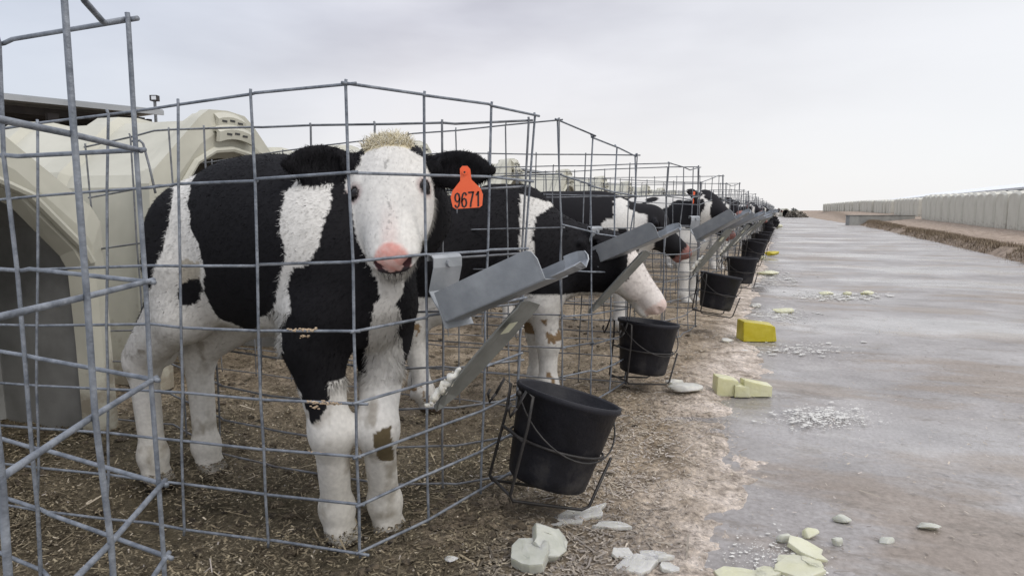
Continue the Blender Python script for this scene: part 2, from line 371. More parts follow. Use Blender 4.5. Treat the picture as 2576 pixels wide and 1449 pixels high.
# straw and wood shavings lying loose on the beds (nobody could count them)
M_straw = vcol_mat('loose_straw', .8, .2)
n = 460000
yy = np.exp(rng.uniform(math.log(1.0), math.log(9), n)); uu = rng.uniform(-.85, .80, n); xx = uu*yy
q = q_of(xx, yy); s = s_of(xx, yy)
dens = np.clip((-.08-q+.35*(fbm(xx*2, yy*2, 81)-.5))/.4, 0.018, 1)*np.clip(.25+1.3*(fbm(xx*3, yy*3, 83)-.25), .1, 1)
k = rng.random(n) < dens; xx, yy, q = xx[k], yy[k], q[k]; n = len(xx)
zz = np.maximum(ground_h(xx, yy), -.012)+.004
an = rng.uniform(0, 2*np.pi, n); ln = rng.uniform(.002, .009, n)*rng.choice([.6, 1, 2.0, 4.5], n, p=[.5, .42, .068, .012]); wd = rng.uniform(.0006, .0022, n); tl = rng.uniform(-.35, .35, n)
dx = np.stack([np.cos(an)*np.cos(tl), np.sin(an)*np.cos(tl), np.sin(tl)], -1)*ln[:, None]; dw = np.stack([-np.sin(an), np.cos(an), rng.uniform(-.5, .5, n)], -1)*wd[:, None]
c0 = np.stack([xx, yy, zz+np.abs(np.sin(tl))*ln*.5], -1)
vv = np.stack([c0-dx-dw, c0+dx-dw, c0+dx+dw, c0-dx+dw], 1).reshape(-1, 3)
ff = np.arange(4*n).reshape(n, 4)
pal = np.array([[.31, .262, .178], [.22, .18, .12], [.13, .108, .072], [.44, .38, .29], [.07, .056, .036], [.36, .32, .28]])
inpen = (q < -.62) | (yy < 1.7)
ch = np.where(inpen, rng.choice(6, n, p=[.10, .22, .30, .03, .34, .01]), rng.choice(6, n, p=[.26, .24, .12, .12, .05, .21]))
fc_ = pal[ch]*rng.uniform(.7, 1.2, (n, 1)); pk_ = np.clip((q+.62)/.25, 0, 1)[:, None]*.75; fc_ = fc_*(1-pk_)+pk_*(fc_*.6+np.array([.27, .245, .23])); cc = np.repeat(fc_, 4, axis=0)
o = meshobj('straw_litter', vv, ff, M_straw, cols=cc); props(o, 'loose straw and shavings trodden over the beds and road edge', 'straw', kind='stuff')
# lumps of manure and caked bedding
lv = []; lf = []; lc = []
# ------------------------------------------------------------------ implicit body modelling (round cones and ellipsoids, smooth union, surface nets)
def sd_cone(p, a, b, ra, rb, sc=None):
    a = np.asarray(a, np.float32); b = np.asarray(b, np.float32)
    ab = b-a; h = np.clip(((p-a)@ab)/(ab@ab+1e-9), 0, 1)
    return np.linalg.norm(p-a-h[..., None]*ab, axis=-1)-(ra+(rb-ra)*h)
def sd_ell(p, c, r, M):
    qv = (p-np.asarray(c, np.float32))@np.asarray(M, np.float32).T
    r = np.asarray(r, np.float32); k0 = np.linalg.norm(qv/r, axis=-1); k1 = np.linalg.norm(qv/(r*r), axis=-1)+1e-6
    return k0*(k0-1)/k1
class Field:
    def __init__(s, lo, hi, cell):
        s.lo = np.array(lo, np.float32); s.c = cell; s.n = np.ceil((np.array(hi)-lo)/cell).astype(int)+1
        s.d = np.full(tuple(s.n), .25, np.float32); s.ax = [s.lo[i]+cell*np.arange(s.n[i], dtype=np.float32) for i in range(3)]
    def region(s, lo, hi):
        i0 = np.maximum(((np.array(lo)-s.lo)/s.c).astype(int), 0); i1 = np.minimum(((np.array(hi)-s.lo)/s.c).astype(int)+2, s.n)
        if np.any(i1 <= i0): return None, None
        sl = tuple(slice(a, b_) for a, b_ in zip(i0, i1))
        return sl, np.stack(np.meshgrid(*[s.ax[i][sl[i]] for i in range(3)], indexing='ij'), -1)
    def comb(s, sl, v, k, cut=False):
        d = s.d[sl]
        if cut:
            h = np.maximum(k-np.abs(d+v), 0)/k; s.d[sl] = np.maximum(d, -v)+h*h*k*.25
        else:
            h = np.maximum(k-np.abs(d-v), 0)/k; s.d[sl] = np.minimum(d, v)-h*h*k*.25
    def cone(s, a, b, ra, rb, k=.04, cut=False):
        a = np.asarray(a, float); b = np.asarray(b, float); m = max(ra, rb)+k+.03
        sl, p = s.region(np.minimum(a, b)-m, np.maximum(a, b)+m)
        if sl is not None: s.comb(sl, sd_cone(p, a, b, ra, rb), k, cut)
    def ell(s, c, r, M=np.eye(3), k=.04, cut=False):
        m = max(r)+k+.03; sl, p = s.region(np.asarray(c)-m, np.asarray(c)+m)
        if sl is not None: s.comb(sl, sd_ell(p, c, r, M), k, cut)
    def nets(s):
        d = s.d; neg = d < 0; n0, n1, n2 = d.shape
        cs = np.zeros((n0-1, n1-1, n2-1), np.int8)
        for i in (0, 1):
            for j in (0, 1):
                for k in (0, 1): cs += neg[i:n0-1+i, j:n1-1+j, k:n2-1+k]
        act = (cs > 0) & (cs < 8); I = np.argwhere(act); vid = np.full(cs.shape, -1, np.int64); vid[act] = np.arange(len(I))
        acc = np.zeros((len(I), 3)); cnt = np.zeros(len(I))
        cor = [(i, j, k) for i in (0, 1) for j in (0, 1) for k in (0, 1)]
        val = {c: d[I[:, 0]+c[0], I[:, 1]+c[1], I[:, 2]+c[2]] for c in cor}
        for c in cor:
            for a in range(3):
                if c[a] == 0:
                    c2 = tuple(1 if q_ == a else c[q_] for q_ in range(3)); va, vb = val[c], val[c2]; m = (va < 0) != (vb < 0)
                    tt = np.where(m, va/np.where(m, va-vb, 1), 0)
                    pt = np.array(c, float)[None]+np.zeros((len(I), 1)); pt[:, a] = tt
                    acc[m] += pt[m]; cnt[m] += 1
        V = s.lo+(I+acc/np.maximum(cnt, 1)[:, None])*s.c
        Fs = []
        for a in range(3):
            b_, c_ = (a+1) % 3, (a+2) % 3
            sl0 = [slice(1, -1)]*3; sl0[a] = slice(0, -1); sl1 = [slice(1, -1)]*3; sl1[a] = slice(1, None)
            A = neg[tuple(sl0)]; B = neg[tuple(sl1)]; E = np.argwhere(A != B)
            if not len(E): continue
            flip = A[E[:, 0], E[:, 1], E[:, 2]]
            base = E+1; base[:, a] = E[:, a]
            def g(db, dc):
                q_ = base.copy(); q_[:, b_] += db; q_[:, c_] += dc; return vid[q_[:, 0], q_[:, 1], q_[:, 2]]
            quad = np.stack([g(-1, -1), g(0, -1), g(0, 0), g(-1, 0)], -1); quad[~flip] = quad[~flip][:, ::-1]
            Fs.append(quad[(quad >= 0).all(1)])
        return V, np.concatenate(Fs)
def vnormals(V, Fq):
    n_ = np.cross(V[Fq[:, 2]]-V[Fq[:, 0]], V[Fq[:, 3]]-V[Fq[:, 1]]); o_ = np.zeros_like(V)
    for i in range(4): np.add.at(o_, Fq[:, i], n_)
    return o_/(np.linalg.norm(o_, axis=1, keepdims=True)+1e-12)
def inpoly(x, y, poly):
    r = np.zeros(x.shape, bool); j = len(poly)-1
    for i in range(len(poly)):
        xi, yi = poly[i]; xj, yj = poly[j]
        r ^= ((yi > y) != (yj > y)) & (x < (xj-xi)*(y-yi)/(yj-yi+1e-12)+xi); j = i
    return r
def unit(v_): v_ = np.asarray(v_, float); return v_/np.linalg.norm(v_)

# calf skeleton in its own frame: x forward, y to its left, z up, origin on the ground between the forefeet
def default_joints():
    J = dict(torso=[(-.02, .60, .170), (-.13, .66, .205), (-.32, .69, .212), (-.50, .70, .200), (-.64, .715, .170)],
             lat=.82, tail=[(-.77, 0, .83), (-.86, 0, .76), (-.88, 0, .60), (-.87, 0, .42)])
    for sd_, y in (('l', .085), ('r', -.085)):
        J['fore_'+sd_] = [(.0, y*1.25, .62), (-.03, y*1.15, .46), (.0, y, .29), (.0, y, .10), (.025, y, .025)]
        J['hind_'+sd_] = [(-.68, y*1.0, .68), (-.60, y*1.2, .48), (-.76, y, .36), (-.71, y, .10), (-.68, y, .025)]
    J['head'] = ((.26, 0, .93), (.80, 0, -.6), (.6, 0, .8)); J['neck'] = [(-.03, 0, .74), (.10, 0, .80)]
    J['ear'] = ((-.2, 1, .10), (-.2, -1, .10)); J['hs'] = 1.0
    return J
def calf_surface(J, cell, face=True):
    H0, hd, hn = [np.asarray(a, float) for a in J['head']]; hd = unit(hd); hn = unit(hn-hd*np.dot(hn, hd)); hs_ = np.cross(hn, hd)   # hs_ = its left
    S = J['hs']; SS = S*J.get('hw', 1.0); ears = []
    def h(d, s_, n_): return H0+S*(hd*d+hn*n_)+SS*hs_*s_
    Mh = np.stack([hd, hs_, hn])
    pts = [np.array(x) for k_ in ('fore_l', 'fore_r', 'hind_l', 'hind_r') for x in J[k_]]+[h(.27, 0, 0), h(-.2, .3, 0), h(-.2, -.3, 0), h(-.1, 0, .1), h(0, 0, -.25)]+[np.array(x) for x in J['tail']]
    pts += [np.array((x, sy*r_, z+sz*r_)) for x, z, r_ in J['torso'] for sy in (-1, 1) for sz in (-1, 1)]+[np.array((-.9, 0, .5)), np.array((.17, 0, .5))]
    pts = np.array(pts); lo = pts.min(0)-.06; hi = pts.max(0)+.06
    f_ = Field(lo, hi, cell)
    # torso, narrower than deep
    lat = J['lat']; tr = J['torso']
    for (x0, z0, r0), (x1, z1, r1) in zip(tr[:-1], tr[1:]):
        m = max(r0, r1)+.1
        sl, p = f_.region((min(x0, x1)-m, -m, min(z0, z1)-m), (max(x0, x1)+m, m, max(z0, z1)+m))
        pp = p.copy(); pp[..., 1] /= lat
        f_.comb(sl, sd_cone(pp, (x0, 0, z0), (x1, 0, z1), r0, r1)*lat, .07)
    f_.ell((-.14, 0, .81), (.16, .075, .10), k=.08)
    f_.ell(J.get('hip', (-.66, 0, .80)), (.13, .10, .085), k=.07)
    f_.ell(J.get('brisket', (.06, 0, .56)), (.09, .10, .12), k=.07)
    for sd_, y in (('l', 1), ('r', -1)):
        a = [np.array(x) for x in J['fore_'+sd_]]
        f_.ell(a[0]+(-.03, -y*.02, .0), (.10, .07, .15), k=.07)
        f_.cone(a[0]+(0, -y*.01, -.08), a[1], .082, .066, .05); f_.cone(a[1], a[2], .066, .043, .04)
        f_.ell(a[2], (.044, .044, .052), k=.03); f_.cone(a[2], a[3], .041, .036, .03); f_.ell(a[3], (.038, .040, .040), k=.03)
        f_.cone(a[3], a[4]+(0, 0, .01), .036, .038, .02)
        for t_ in (-1, 1): f_.cone(a[4]+(.0, .017*t_, .028), a[4]+(.028, .019*t_, -.002), .026, .024, .008)
        f_.cone(a[3]+(-.035, 0, -.005), a[3]+(-.042, 0, -.02), .012, .01, .015)
        a = [np.array(x) for x in J['hind_'+sd_]]
        f_.ell(a[0]+(.0, -y*.01, .02), (.13, .09, .15), k=.07)
        f_.cone(a[0]+(.02, 0, -.05), a[1], .105, .072, .06); f_.cone(a[1], a[2]+(.012, 0, .02), .068, .044, .05)
        f_.cone(a[0]+(-.05, 0, -.10), a[2]+(-.005, 0, .03), .06, .042, .05)
        f_.ell(a[2], (.045, .04, .052), k=.03); f_.cone(a[2], a[3], .042, .034, .03); f_.ell(a[3], (.040, .041, .042), k=.03)
        f_.cone(a[3], a[4]+(0, 0, .01), .036, .038, .02)
        for t_ in (-1, 1): f_.cone(a[4]+(.0, .017*t_, .028), a[4]+(.028, .019*t_, -.002), .026, .024, .008)
        f_.cone(a[3]+(-.035, 0, -.005), a[3]+(-.042, 0, -.02), .012, .01, .015)
    tl = [np.array(x, float) for x in J['tail']]
    for i in range(len(tl)-1): f_.cone(tl[i], tl[i+1], .028-.003*i, .026-.003*i, .03)
    f_.ell(tl[-1], (.026, .026, .07), k=.03)
    # neck
    nk = [np.array(x, float) for x in J['neck']]+[h(-.10, 0, -.10)]
    rr_ = [.155, .125, .092]
    for i in range(len(nk)-1): f_.cone(nk[i], nk[i+1], rr_[i], rr_[i+1], .07)
    hp = []
    def he(c, r, k): f_.ell(c, r, Mh, k); hp.append(('e', c, r))
    def hc(a_, b_, ra, rb, k): f_.cone(a_, b_, ra, rb, k); hp.append(('c', a_, b_, ra, rb))
    # head
    he(h(-.060, 0, -.085), (.104*S, .100*SS, .088*S), .03)
    he(h(-.025, 0, -.050), (.095*S, .084*SS, .050*S), .03)
    hc(h(.0, 0, -.072), h(.15, 0, -.058), .072*S, .050*S, .03)
    for s_ in (-1, 1): hc(h(.02, .030*s_, -.074), h(.16, .020*s_, -.064), .064*S, .048*S, .03)
    he(h(.195, 0, -.058), (.046*S, .064*SS, .050*S), .025)
    he(h(.222, 0, -.048), (.028*S, .054*SS, .036*S), .02)
    hc(h(-.05, 0, -.145), h(.15, 0, -.102), .055*S, .036*S, .03)
    he(h(.185, 0, -.118), (.045*S, .046*SS, .026*S), .012)
    for s_ in (-1, 1):
        he(h(.015, .060*s_, -.095), (.115*S, .046*SS, .058*S), .03)
        he(h(-.018, .080*s_, -.043), (.036*S, .024*SS, .026*S), .02)
        if face:
            f_.cone(h(.252, .026*s_, -.050), h(.232, .046*s_, -.046), .007*S, .011*S, .008, cut=True)
        e_ = np.asarray(J['ear'][0 if s_ > 0 else 1], float); es = J.get('es', 1.0)
        ed = unit(hd*e_[0]+hs_*e_[1]+hn*e_[2]); en = unit(hd*.55+hn*.75-ed*np.dot(hd*.55+hn*.75, ed)); eb = np.cross(en, ed)
        Me = np.stack([ed, eb, en]); c_ = h(-.088, .085*s_, -.075+(J.get('earb', 0) if s_ < 0 else 0))
        f_.cone(c_, c_+ed*.05*S, .028*S, .032*S, .02)
        f_.ell(c_+ed*.095*es*S, (.090*es*S, .052*es*S, .017*S), Me, .015)
        f_.cone(c_+ed*.12*es*S, c_+ed*.192*es*S, .020*S, .009*S, .02)
        f_.ell(c_+ed*.105*es*S+en*.017*S, (.062*es*S, .030*es*S, .012*S), Me, .010, cut=True)
        ears.append((c_, ed, c_+ed*.095*es*S, np.array([.092*es*S, .054*es*S, .022*S]), Me))
    if face: f_.cone(h(.240, -.045, -.096), h(.240, .045, -.096), .006*S, .006*S, .006, cut=True)
    V, Fq = f_.nets()
    HC = (V-H0)@Mh.T/np.array([S, SS, S])
    dh = np.full(len(V), 1.)
    for q_ in hp: dh = np.minimum(dh, sd_ell(V, q_[1], q_[2], Mh) if q_[0] == 'e' else sd_cone(V, *q_[1:]))
    J['is_head'] = (dh < .016) & (HC[:, 0] > -.19)
    de = np.full(len(V), 1.)
    for c_, ed, cc_, r_, Me in ears: de = np.minimum(de, np.where((V-c_)@ed > -.005, np.minimum(sd_ell(V, cc_, r_, Me), sd_cone(V, c_, c_+ed*.05*S, .03*S, .034*S)), 1))
    J['is_ear'] = (de < .008) & (dh > .004)
    J['is_head'] &= ~J['is_ear']
    return V, Fq, HC, h, Mh
WHITE = np.array([.66, .64, .60]); BLACK = np.array([.011, .0105, .012]); PINK = np.array([.60, .30, .26]); DARKSKIN = np.array([.05, .04, .045])
def paint_face(col, HC, J, white=True, pinkness=1):
    hm = J['is_head']
    if white: col[hm] = WHITE
    d, s_, n_ = HC.T
    ell = (s_/.046)**2+(np.maximum(.242-d, 0)/.040)**2
    nose = hm & (d > .195) & (n_ > -.088) & (n_ < -.004) & (ell < 1.15)
    wgt = (np.clip((1.15-ell)/.45, 0, 1)*np.clip(1.35-.9*fbm(d*110, s_*110+n_*90, 23, 2), .45, 1))[:, None]*pinkness
    col[nose] = (col*(1-wgt)+PINK*wgt)[nose]
    low = hm & (d > .215) & (n_ < -.062+.55*np.maximum(0, np.abs(s_)-.014)+.004*np.sin(s_*260)) & (n_ > -.100) & (np.abs(s_) < .042)
    col[low] = DARKSKIN
    bz = (np.clip((d-.07)/.12, 0, 1)*np.clip((.03-np.abs(s_))/.02, 0, 1)*.32)[:, None]*(hm & ~nose & ~low & (n_ > -.07))[:, None]*pinkness; col[:] = col*(1-bz)+np.array([.55, .34, .31])*bz
    ln_ = hm & (np.abs(s_-.004*np.sin(d*70)) < .0035) & (d > -.06) & (d < .17) & (fbm(d*70, s_*70, 6) > .52) & (n_ > -.08); col[ln_] = col[ln_]*.55
    fk = hm & (fbm(d*95+3, s_*95+n_*60, 16, 2) > .84) & ~nose; col[fk] = col[fk]*.72
    mouth = hm & (d > .17) & (np.abs(n_+.096) < .007) & (np.abs(s_) < .050); col[mouth] = DARKSKIN
    nost = hm & (d > .21) & (np.hypot((np.abs(s_)-.037), (n_+.047)*.9) < .0125)
    col[nost] = np.array([.07, .03, .033])
    return hm
def fur(V, Fq, col, n, length, flow, rnd, wid=.0011, lift=.35, mask=None, lenfun=None):
    a = V[Fq]; ar = np.linalg.norm(np.cross(a[:, 2]-a[:, 0], a[:, 3]-a[:, 1]), axis=1)
    if mask is not None: ar = ar*mask[Fq[:, 0]]
    fi = rnd.choice(len(Fq), n, p=ar/ar.sum()); w_ = rnd.dirichlet((1, 1, 1, 1), n)
    p = (a[fi]*w_[..., None]).sum(1); nr = vnormals(V, Fq)[Fq[fi, 0]]
    ci = col[Fq[fi, rnd.integers(0, 4, n)]]
    fl = flow(p); fl = fl-nr*(fl*nr).sum(1, keepdims=True); fl = fl/(np.linalg.norm(fl, axis=1, keepdims=True)+1e-6)
    d = fl+nr*(lift+.28*rnd.random((n, 1)))+rnd.normal(0, .20, (n, 3)); d /= np.linalg.norm(d, axis=1, keepdims=True)
    ln_ = length*rnd.uniform(.55, 1.35, n)
    if lenfun is not None: ln_ = ln_*lenfun(p)
    sd_ = np.cross(d, nr+rnd.normal(0, .5, (n, 3))); sd_ /= np.linalg.norm(sd_, axis=1, keepdims=True)+1e-9
    w2 = wid*rnd.uniform(.7, 1.4, (n, 1)); p0 = p-nr*.0015
    FV = np.stack([p0-sd_*w2, p0+sd_*w2, p0+d*ln_[:, None]], 1).reshape(-1, 3)
    fc = np.repeat(ci*rnd.uniform(.92, 1.06, (n, 1)), 3, axis=0)
    fn = nr*.9+d*.2; fn /= np.linalg.norm(fn, axis=1, keepdims=True)
    return FV, fc, np.repeat(fn, 3, axis=0)
def join_fur(V, Fq, col, furs):
    tri = np.concatenate([Fq[:, [0, 1, 2]], Fq[:, [0, 2, 3]]]); VV = [V]; CC = [col]; TT = [tri]; NN = [vnormals(V, Fq)]; b_ = len(V)
    for FV, fc, fn in furs:
        VV.append(FV); CC.append(fc); NN.append(fn); TT.append(np.arange(len(FV)).reshape(-1, 3)+b_); b_ += len(FV)
    return np.concatenate(VV), np.concatenate(TT), np.concatenate(CC), np.concatenate(NN)
def eye_spots(V, Fq, HC, J, tgt=(.014, .086, -.040)):
    nr = vnormals(V, Fq); hm = np.flatnonzero(J['is_head']); sp = []
    for sg in (-1, 1):
        i = hm[np.argmin(np.linalg.norm(HC[hm]-np.array([tgt[0], tgt[1]*sg, tgt[2]]), axis=1))]; sp.append((V[i].copy(), unit(nr[i])))
    return sp
def paint_eyes(col, V, J, sp, S):
    for c, n_ in sp:
        dd = np.linalg.norm(V-c, axis=1); m = J['is_head'] & (dd < .036*S); k_ = np.clip((.036*S-dd)/(.014*S), 0, 1)[:, None]
        col[m] = (col*(1-.6*k_)+np.array([.30, .19, .18])*.6*k_)[m]; col[J['is_head'] & (dd < .021*S)] = np.array([.02, .015, .015])
def eyeballs(root, sp, S, r_=.0175):
    for c0, n0 in sp:
        c = c0-n0*r_*S*.52; vs = []; fs = []; nu, nv = 16, 10
        for i in range(nv+1):
            for j in range(nu):
                th = math.pi*i/nv; ph = 2*math.pi*j/nu
                vs.append(c+r_*S*np.array([math.sin(th)*math.cos(ph), math.sin(th)*math.sin(ph), math.cos(th)]))
        for i in range(nv):
            for j in range(nu): fs.append((i*nu+j, i*nu+(j+1) % nu, (i+1)*nu+(j+1) % nu, (i+1)*nu+j))
        meshobj('eye', vs, fs, M_eye, root, True)

def place(root_xy, fwd, z=0):
    a = math.atan2(fwd[1], fwd[0]); r_ = np.array([[math.cos(a), -math.sin(a), 0], [math.sin(a), math.cos(a), 0], [0, 0, 1]])
    o_ = np.array([root_xy[0], root_xy[1], z])
    return a, (lambda p: (np.asarray(p)-o_)@r_), (lambda p: np.asarray(p)@r_.T+o_), (lambda d: np.asarray(d)@r_)
FLOW = lambda p: np.stack([-np.ones(len(p)), np.zeros(len(p)), -.55*np.ones(len(p))], -1)

# ---- the white-faced calf in the first pen
def build_calf_one():
    ZG = -.07
    fr, fl, hr, hl = G(858, 1384, ZG), G(985, 1368, ZG), G(405, 1236, ZG), G(540, 1208, ZG)
    Fm = (fr+fl)/2; Hm = (hr+hl)/2; fw = unit((Fm-Hm)[:2])
    a, loc, wor, vec = place(Fm[:2], fw, ZG)
    J = default_joints(); fr, fl, hr, hl = loc(fr), loc(fl), loc(hr), loc(hl)
    def up(p, x=0, y=0, z=0): return (p[0]+x, p[1]+y, z)
    def wl(px, py, Y): return tuple(loc(P(px, py, Y)))
    J['fore_r'] = [(-.03, -.105, .68), (-.05, -.105, .54), wl(832, 1085, 1.56), up(fr, -.01, 0, .11), up(fr, 0, 0, .03)]
    J['fore_l'] = [(-.01, .105, .68), (-.02, .10, .53), wl(950, 1080, 1.58), up(fl, -.02, 0, .11), up(fl, -.01, 0, .03)]
    J['hind_r'] = [(-.57, -.085, .73), (-.55, -.105, .57), (hr[0]-.045, hr[1]-.005, .39), (hr[0]-.03, hr[1], .11), up(hr, -.02, 0, .03)]
    J['hind_l'] = [(-.56, .085, .73), (-.52, .12, .56), (hl[0]-.05, hl[1], .39), (hl[0]-.035, hl[1], .11), up(hl, -.02, 0, .03)]
    J['lat'] = .72
    J['brisket'] = (.04, 0, .645)
    J['torso'] = [(-.06, .715, .165), (-.18, .755, .200), (-.33, .762, .208), (-.46, .758, .195), (-.565, .752, .165)]; J['hip'] = (-.56, 0, .80)
    J['tail'] = [(-.66, -.02, .82), (-.735, -.03, .75), (-.765, -.04, .62), (-.76, -.03, .46)]
    E0 = P(976, 446, 1.555); Nn = P(980, 624, 1.425)
    hd = unit(Nn-E0); hn = np.cross(np.array([1., .02, .04]), hd); hn = hn if hn[1] < 0 else -hn
    E0 = E0-hn*.0
    J['head'] = (loc(E0), vec(hd), vec(unit(hn))); J['hs'] = .90; J['hw'] = .94; J['es'] = 1.0
    J['neck'] = [(-.10, .0, .78), tuple(loc(E0+np.array([-.02, .22, -.08])))]
    J['ear'] = ((.16, 1, .02), (.20, -1, .42)); J['earb'] = .03
    V, Fq, HC, h, Mh = calf_surface(J, .0052)
    Wd = wor(V)
    # coat pattern, mapped from the side (plane of the right flank) and from the front
    def flank(px, py, yl=-.17):
        d = vec(ray(px, py)); o_ = loc(np.array([0, 0, CZ])); k_ = (yl-o_[1])/d[1]; p = o_+d*k_; return (p[0], p[2])
    def front(px, py, Y=1.50):
        p = P(px, py, Y); return (p[0], p[2])
    jx = .012*(fbm(V[:, 0]*30, V[:, 2]*30, 5)-.5)*2; jz = .012*(fbm(V[:, 0]*30+9, V[:, 2]*30, 8)-.5)*2
    x, z = V[:, 0]+jx, V[:, 2]+jz
    # true sight-plane depth differs with the body's curve, so the outline is slid onto each point along the flank's own normal
    y_ = V[:, 1]; o_ = loc(np.array([0, 0, CZ])); kk = (-.17-o_[1])/np.where(np.abs(y_-o_[1]) < 1e-3, 1e-3, y_-o_[1])
    near = y_ < .05
    sx = np.where(near, o_[0]+(x-o_[0])*kk, x); sz = np.where(near, o_[2]+(z-o_[2])*kk, z)
    def fl_poly(pp): return inpoly(sx, sz, [flank(*q_) for q_ in pp])
    col = np.tile(BLACK, (len(V), 1))
    wht = np.zeros(len(V), bool)
    rump = fl_poly([(510, 416), (478, 462), (474, 520), (482, 575), (500, 615), (512, 690), (512, 735), (545, 800), (610, 822), (640, 860), (640, 1300), (300, 1300), (300, 900), (360, 780), (395, 660), (428, 560), (434, 470), (470, 430)])
    spot = fl_poly([(452, 712), (500, 700), (512, 735), (492, 765), (455, 768), (446, 740)])
    wht |= rump & ~spot & (V[:, 0] < -.36)
    wht |= (V[:, 0] < -.36) & (V[:, 2] < .50)
    sho = fl_poly([(755, 443), (842, 446), (828, 540), (800, 620), (770, 662), (742, 668), (722, 725), (735, 790), (704, 826), (716, 890), (655, 870), (650, 808), (690, 772), (700, 710), (718, 640), (703, 560), (716, 490)])
    wht |= sho & near & (V[:, 0] > -.42)
    # fore legs and brisket from the front
    wx = Wd[:, 0]*1.5/np.maximum(Wd[:, 1], .5)+jx; wz = CZ+(Wd[:, 2]-CZ)*1.5/np.maximum(Wd[:, 1], .5)+jz
    fore = (V[:, 0] > -.20)
    leg = fore & (V[:, 2] < .46)
    blk = inpoly(wx, wz, [front(*q_) for q_ in [(640, 760), (690, 830), (722, 925), (762, 1015), (784, 1072), (806, 1062), (834, 1000), (822, 950), (828, 900), (846, 868), (878, 868), (886, 930), (922, 934), (936, 850), (930, 760)]])
    wht |= leg & ~blk
    blaze = inpoly(wx, wz, [front(*q_) for q_ in [(915, 640), (1015, 640), (1003, 760), (1000, 830), (1012, 900), (1015, 985), (920, 985), (922, 880), (940, 800), (952, 740)]])
    wht |= blaze & fore & ~J['is_head']
    col[wht] = WHITE
    # stain, muck on legs and hooves
    wz2 = wht & (V[:, 2] < .46)
    muck = np.clip((fbm(V[:, 0]*24+V[:, 1]*19, V[:, 2]*22, 15)-.60)*5, 0, 1)*wz2
    col = col*(1-.55*muck[:, None])+np.array([.13, .095, .05])*.55*muck[:, None]
    knee = inpoly(wx, wz, [front(*q_) for q_ in [(932, 1085), (990, 1070), (988, 1165), (958, 1162), (945, 1125)]]) & leg
    col[knee] = np.array([.10, .075, .04])
    st = fl_poly([(455, 660), (500, 655), (505, 700), (470, 720), (450, 700)]) & wht
    col[st] = col[st]*.45+np.array([.12, .09, .04])
    low = np.clip((.40-V[:, 2])/.35, 0, 1)*wz2*.22
    col = col*(1-low[:, None])+np.array([.50, .44, .30])*low[:, None]
    hoof = V[:, 2] < .020
    mk = (np.clip((.085-V[:, 2])/.07, 0, 1)*np.clip(.25+1.1*fbm(V[:, 0]*26, V[:, 1]*26+V[:, 2]*20, 3), 0, 1))[:, None]
    col = col*(1-mk)+np.array([.10, .078, .05])*mk; toe = (V[:, 2] < .034+.01*fbm(V[:, 0]*40, V[:, 1]*40, 8)); col[toe] = np.array([.06, .048, .038])
    ear = J['is_ear']; col[ear] = BLACK
    hm = paint_face(col, HC, J)
    d, s_, n_ = HC.T
    side = hm & (d < -.092) & (np.abs(s_) > .062) & (n_ > -.15); col[side] = BLACK
    top = hm & (d < -.100) & (np.abs(s_) <= .064); col[top] = np.array([.62, .55, .38])
    topm = (HC[:, 0] < -.105) & (HC[:, 0] > -.25) & (np.abs(HC[:, 1]) < .058+.012*np.sin(HC[:, 0]*90)) & (HC[:, 2] > -.10) & ~ear
    back = (HC[:, 0] < -.165) & (np.abs(HC[:, 1]) < .14) & (HC[:, 2] < -.02) & (V[:, 2] > .6) & ~ear; col[back & ~wht] = BLACK; col[topm] = np.array([.60, .53, .37])
    es_ = eye_spots(V, Fq, HC, J); paint_eyes(col, V, J, es_, J['hs'])
    eyeclear = np.ones(len(V))
    for c_, _n in es_: eyeclear[np.linalg.norm(V-c_, axis=1) < .020] = 0
    # coat strands
    rnd = np.random.default_rng(3)
    fm = hm | ear
    whitish = (col.mean(1) > .25)
    dark_edge = ~fm
    bodyf = fur(V, Fq, col, 150000, .0115, FLOW, rnd, .0008, .08, dark_edge.astype(float)*np.where(hoof, 0, 1), lambda p: np.where(p[:, 2] < .42, .45, 1.0))
    hw = np.asarray(J['head'][0]); dm = Mh
    def hflow(p):
        c = (p-hw)@dm.T; return (np.stack([-.6-0*c[:, 0], np.sign(c[:, 1])*.35, 0*c[:, 0]], -1))@dm
    nosem = (HC[:, 0] < .205)
    headf = fur(V, Fq, col, 42000, .007, hflow, rnd, .0006, .12, (fm & nosem).astype(float)*eyeclear)
    down = lambda p: np.tile(np.array([-.2, 0, -1.]), (len(p), 1))
    chin = hm & (n_ < -.10) & (d > -.02)
    brk = wht & fore & (V[:, 2] > .44) & (V[:, 2] < .62) | (sho & (V[:, 2] < .56))
    tuft = fur(V, Fq, col, 9000, .024, down, rnd, .0007, .25, brk.astype(float))
    chf = fur(V, Fq, col, 3000, .018, lambda p: np.tile(vec(np.array([0, -.1, -1.])), (len(p), 1)), rnd, .0007, .35, chin.astype(float))
    erf = fur(V, Fq, col, 3500, .020, lambda p: np.tile(vec(np.array([0, 0, -1.])), (len(p), 1)), rnd, .0009, .2, ear.astype(float))
    VV, TT, CC, NN = join_fur(V, Fq, col, [bodyf, headf, tuft, chf, erf])
    root = empty('calf', (Fm[0], Fm[1], ZG), a)
    props(root, 'black and white calf with white face and orange ear tag looking at the camera', 'calf', 'calves in the pens')
    meshobj('body', VV, TT, M_fur, root, True, CC, NN)
    eyeballs(root, es_, J['hs'])
    # eyelid rims and lashes are part of the coat; curly cream topknot as hair
    kv = []; kf = []; kc = []; rk = np.random.default_rng(5); cand = np.flatnonzero(topm); vn_ = vnormals(V, Fq)
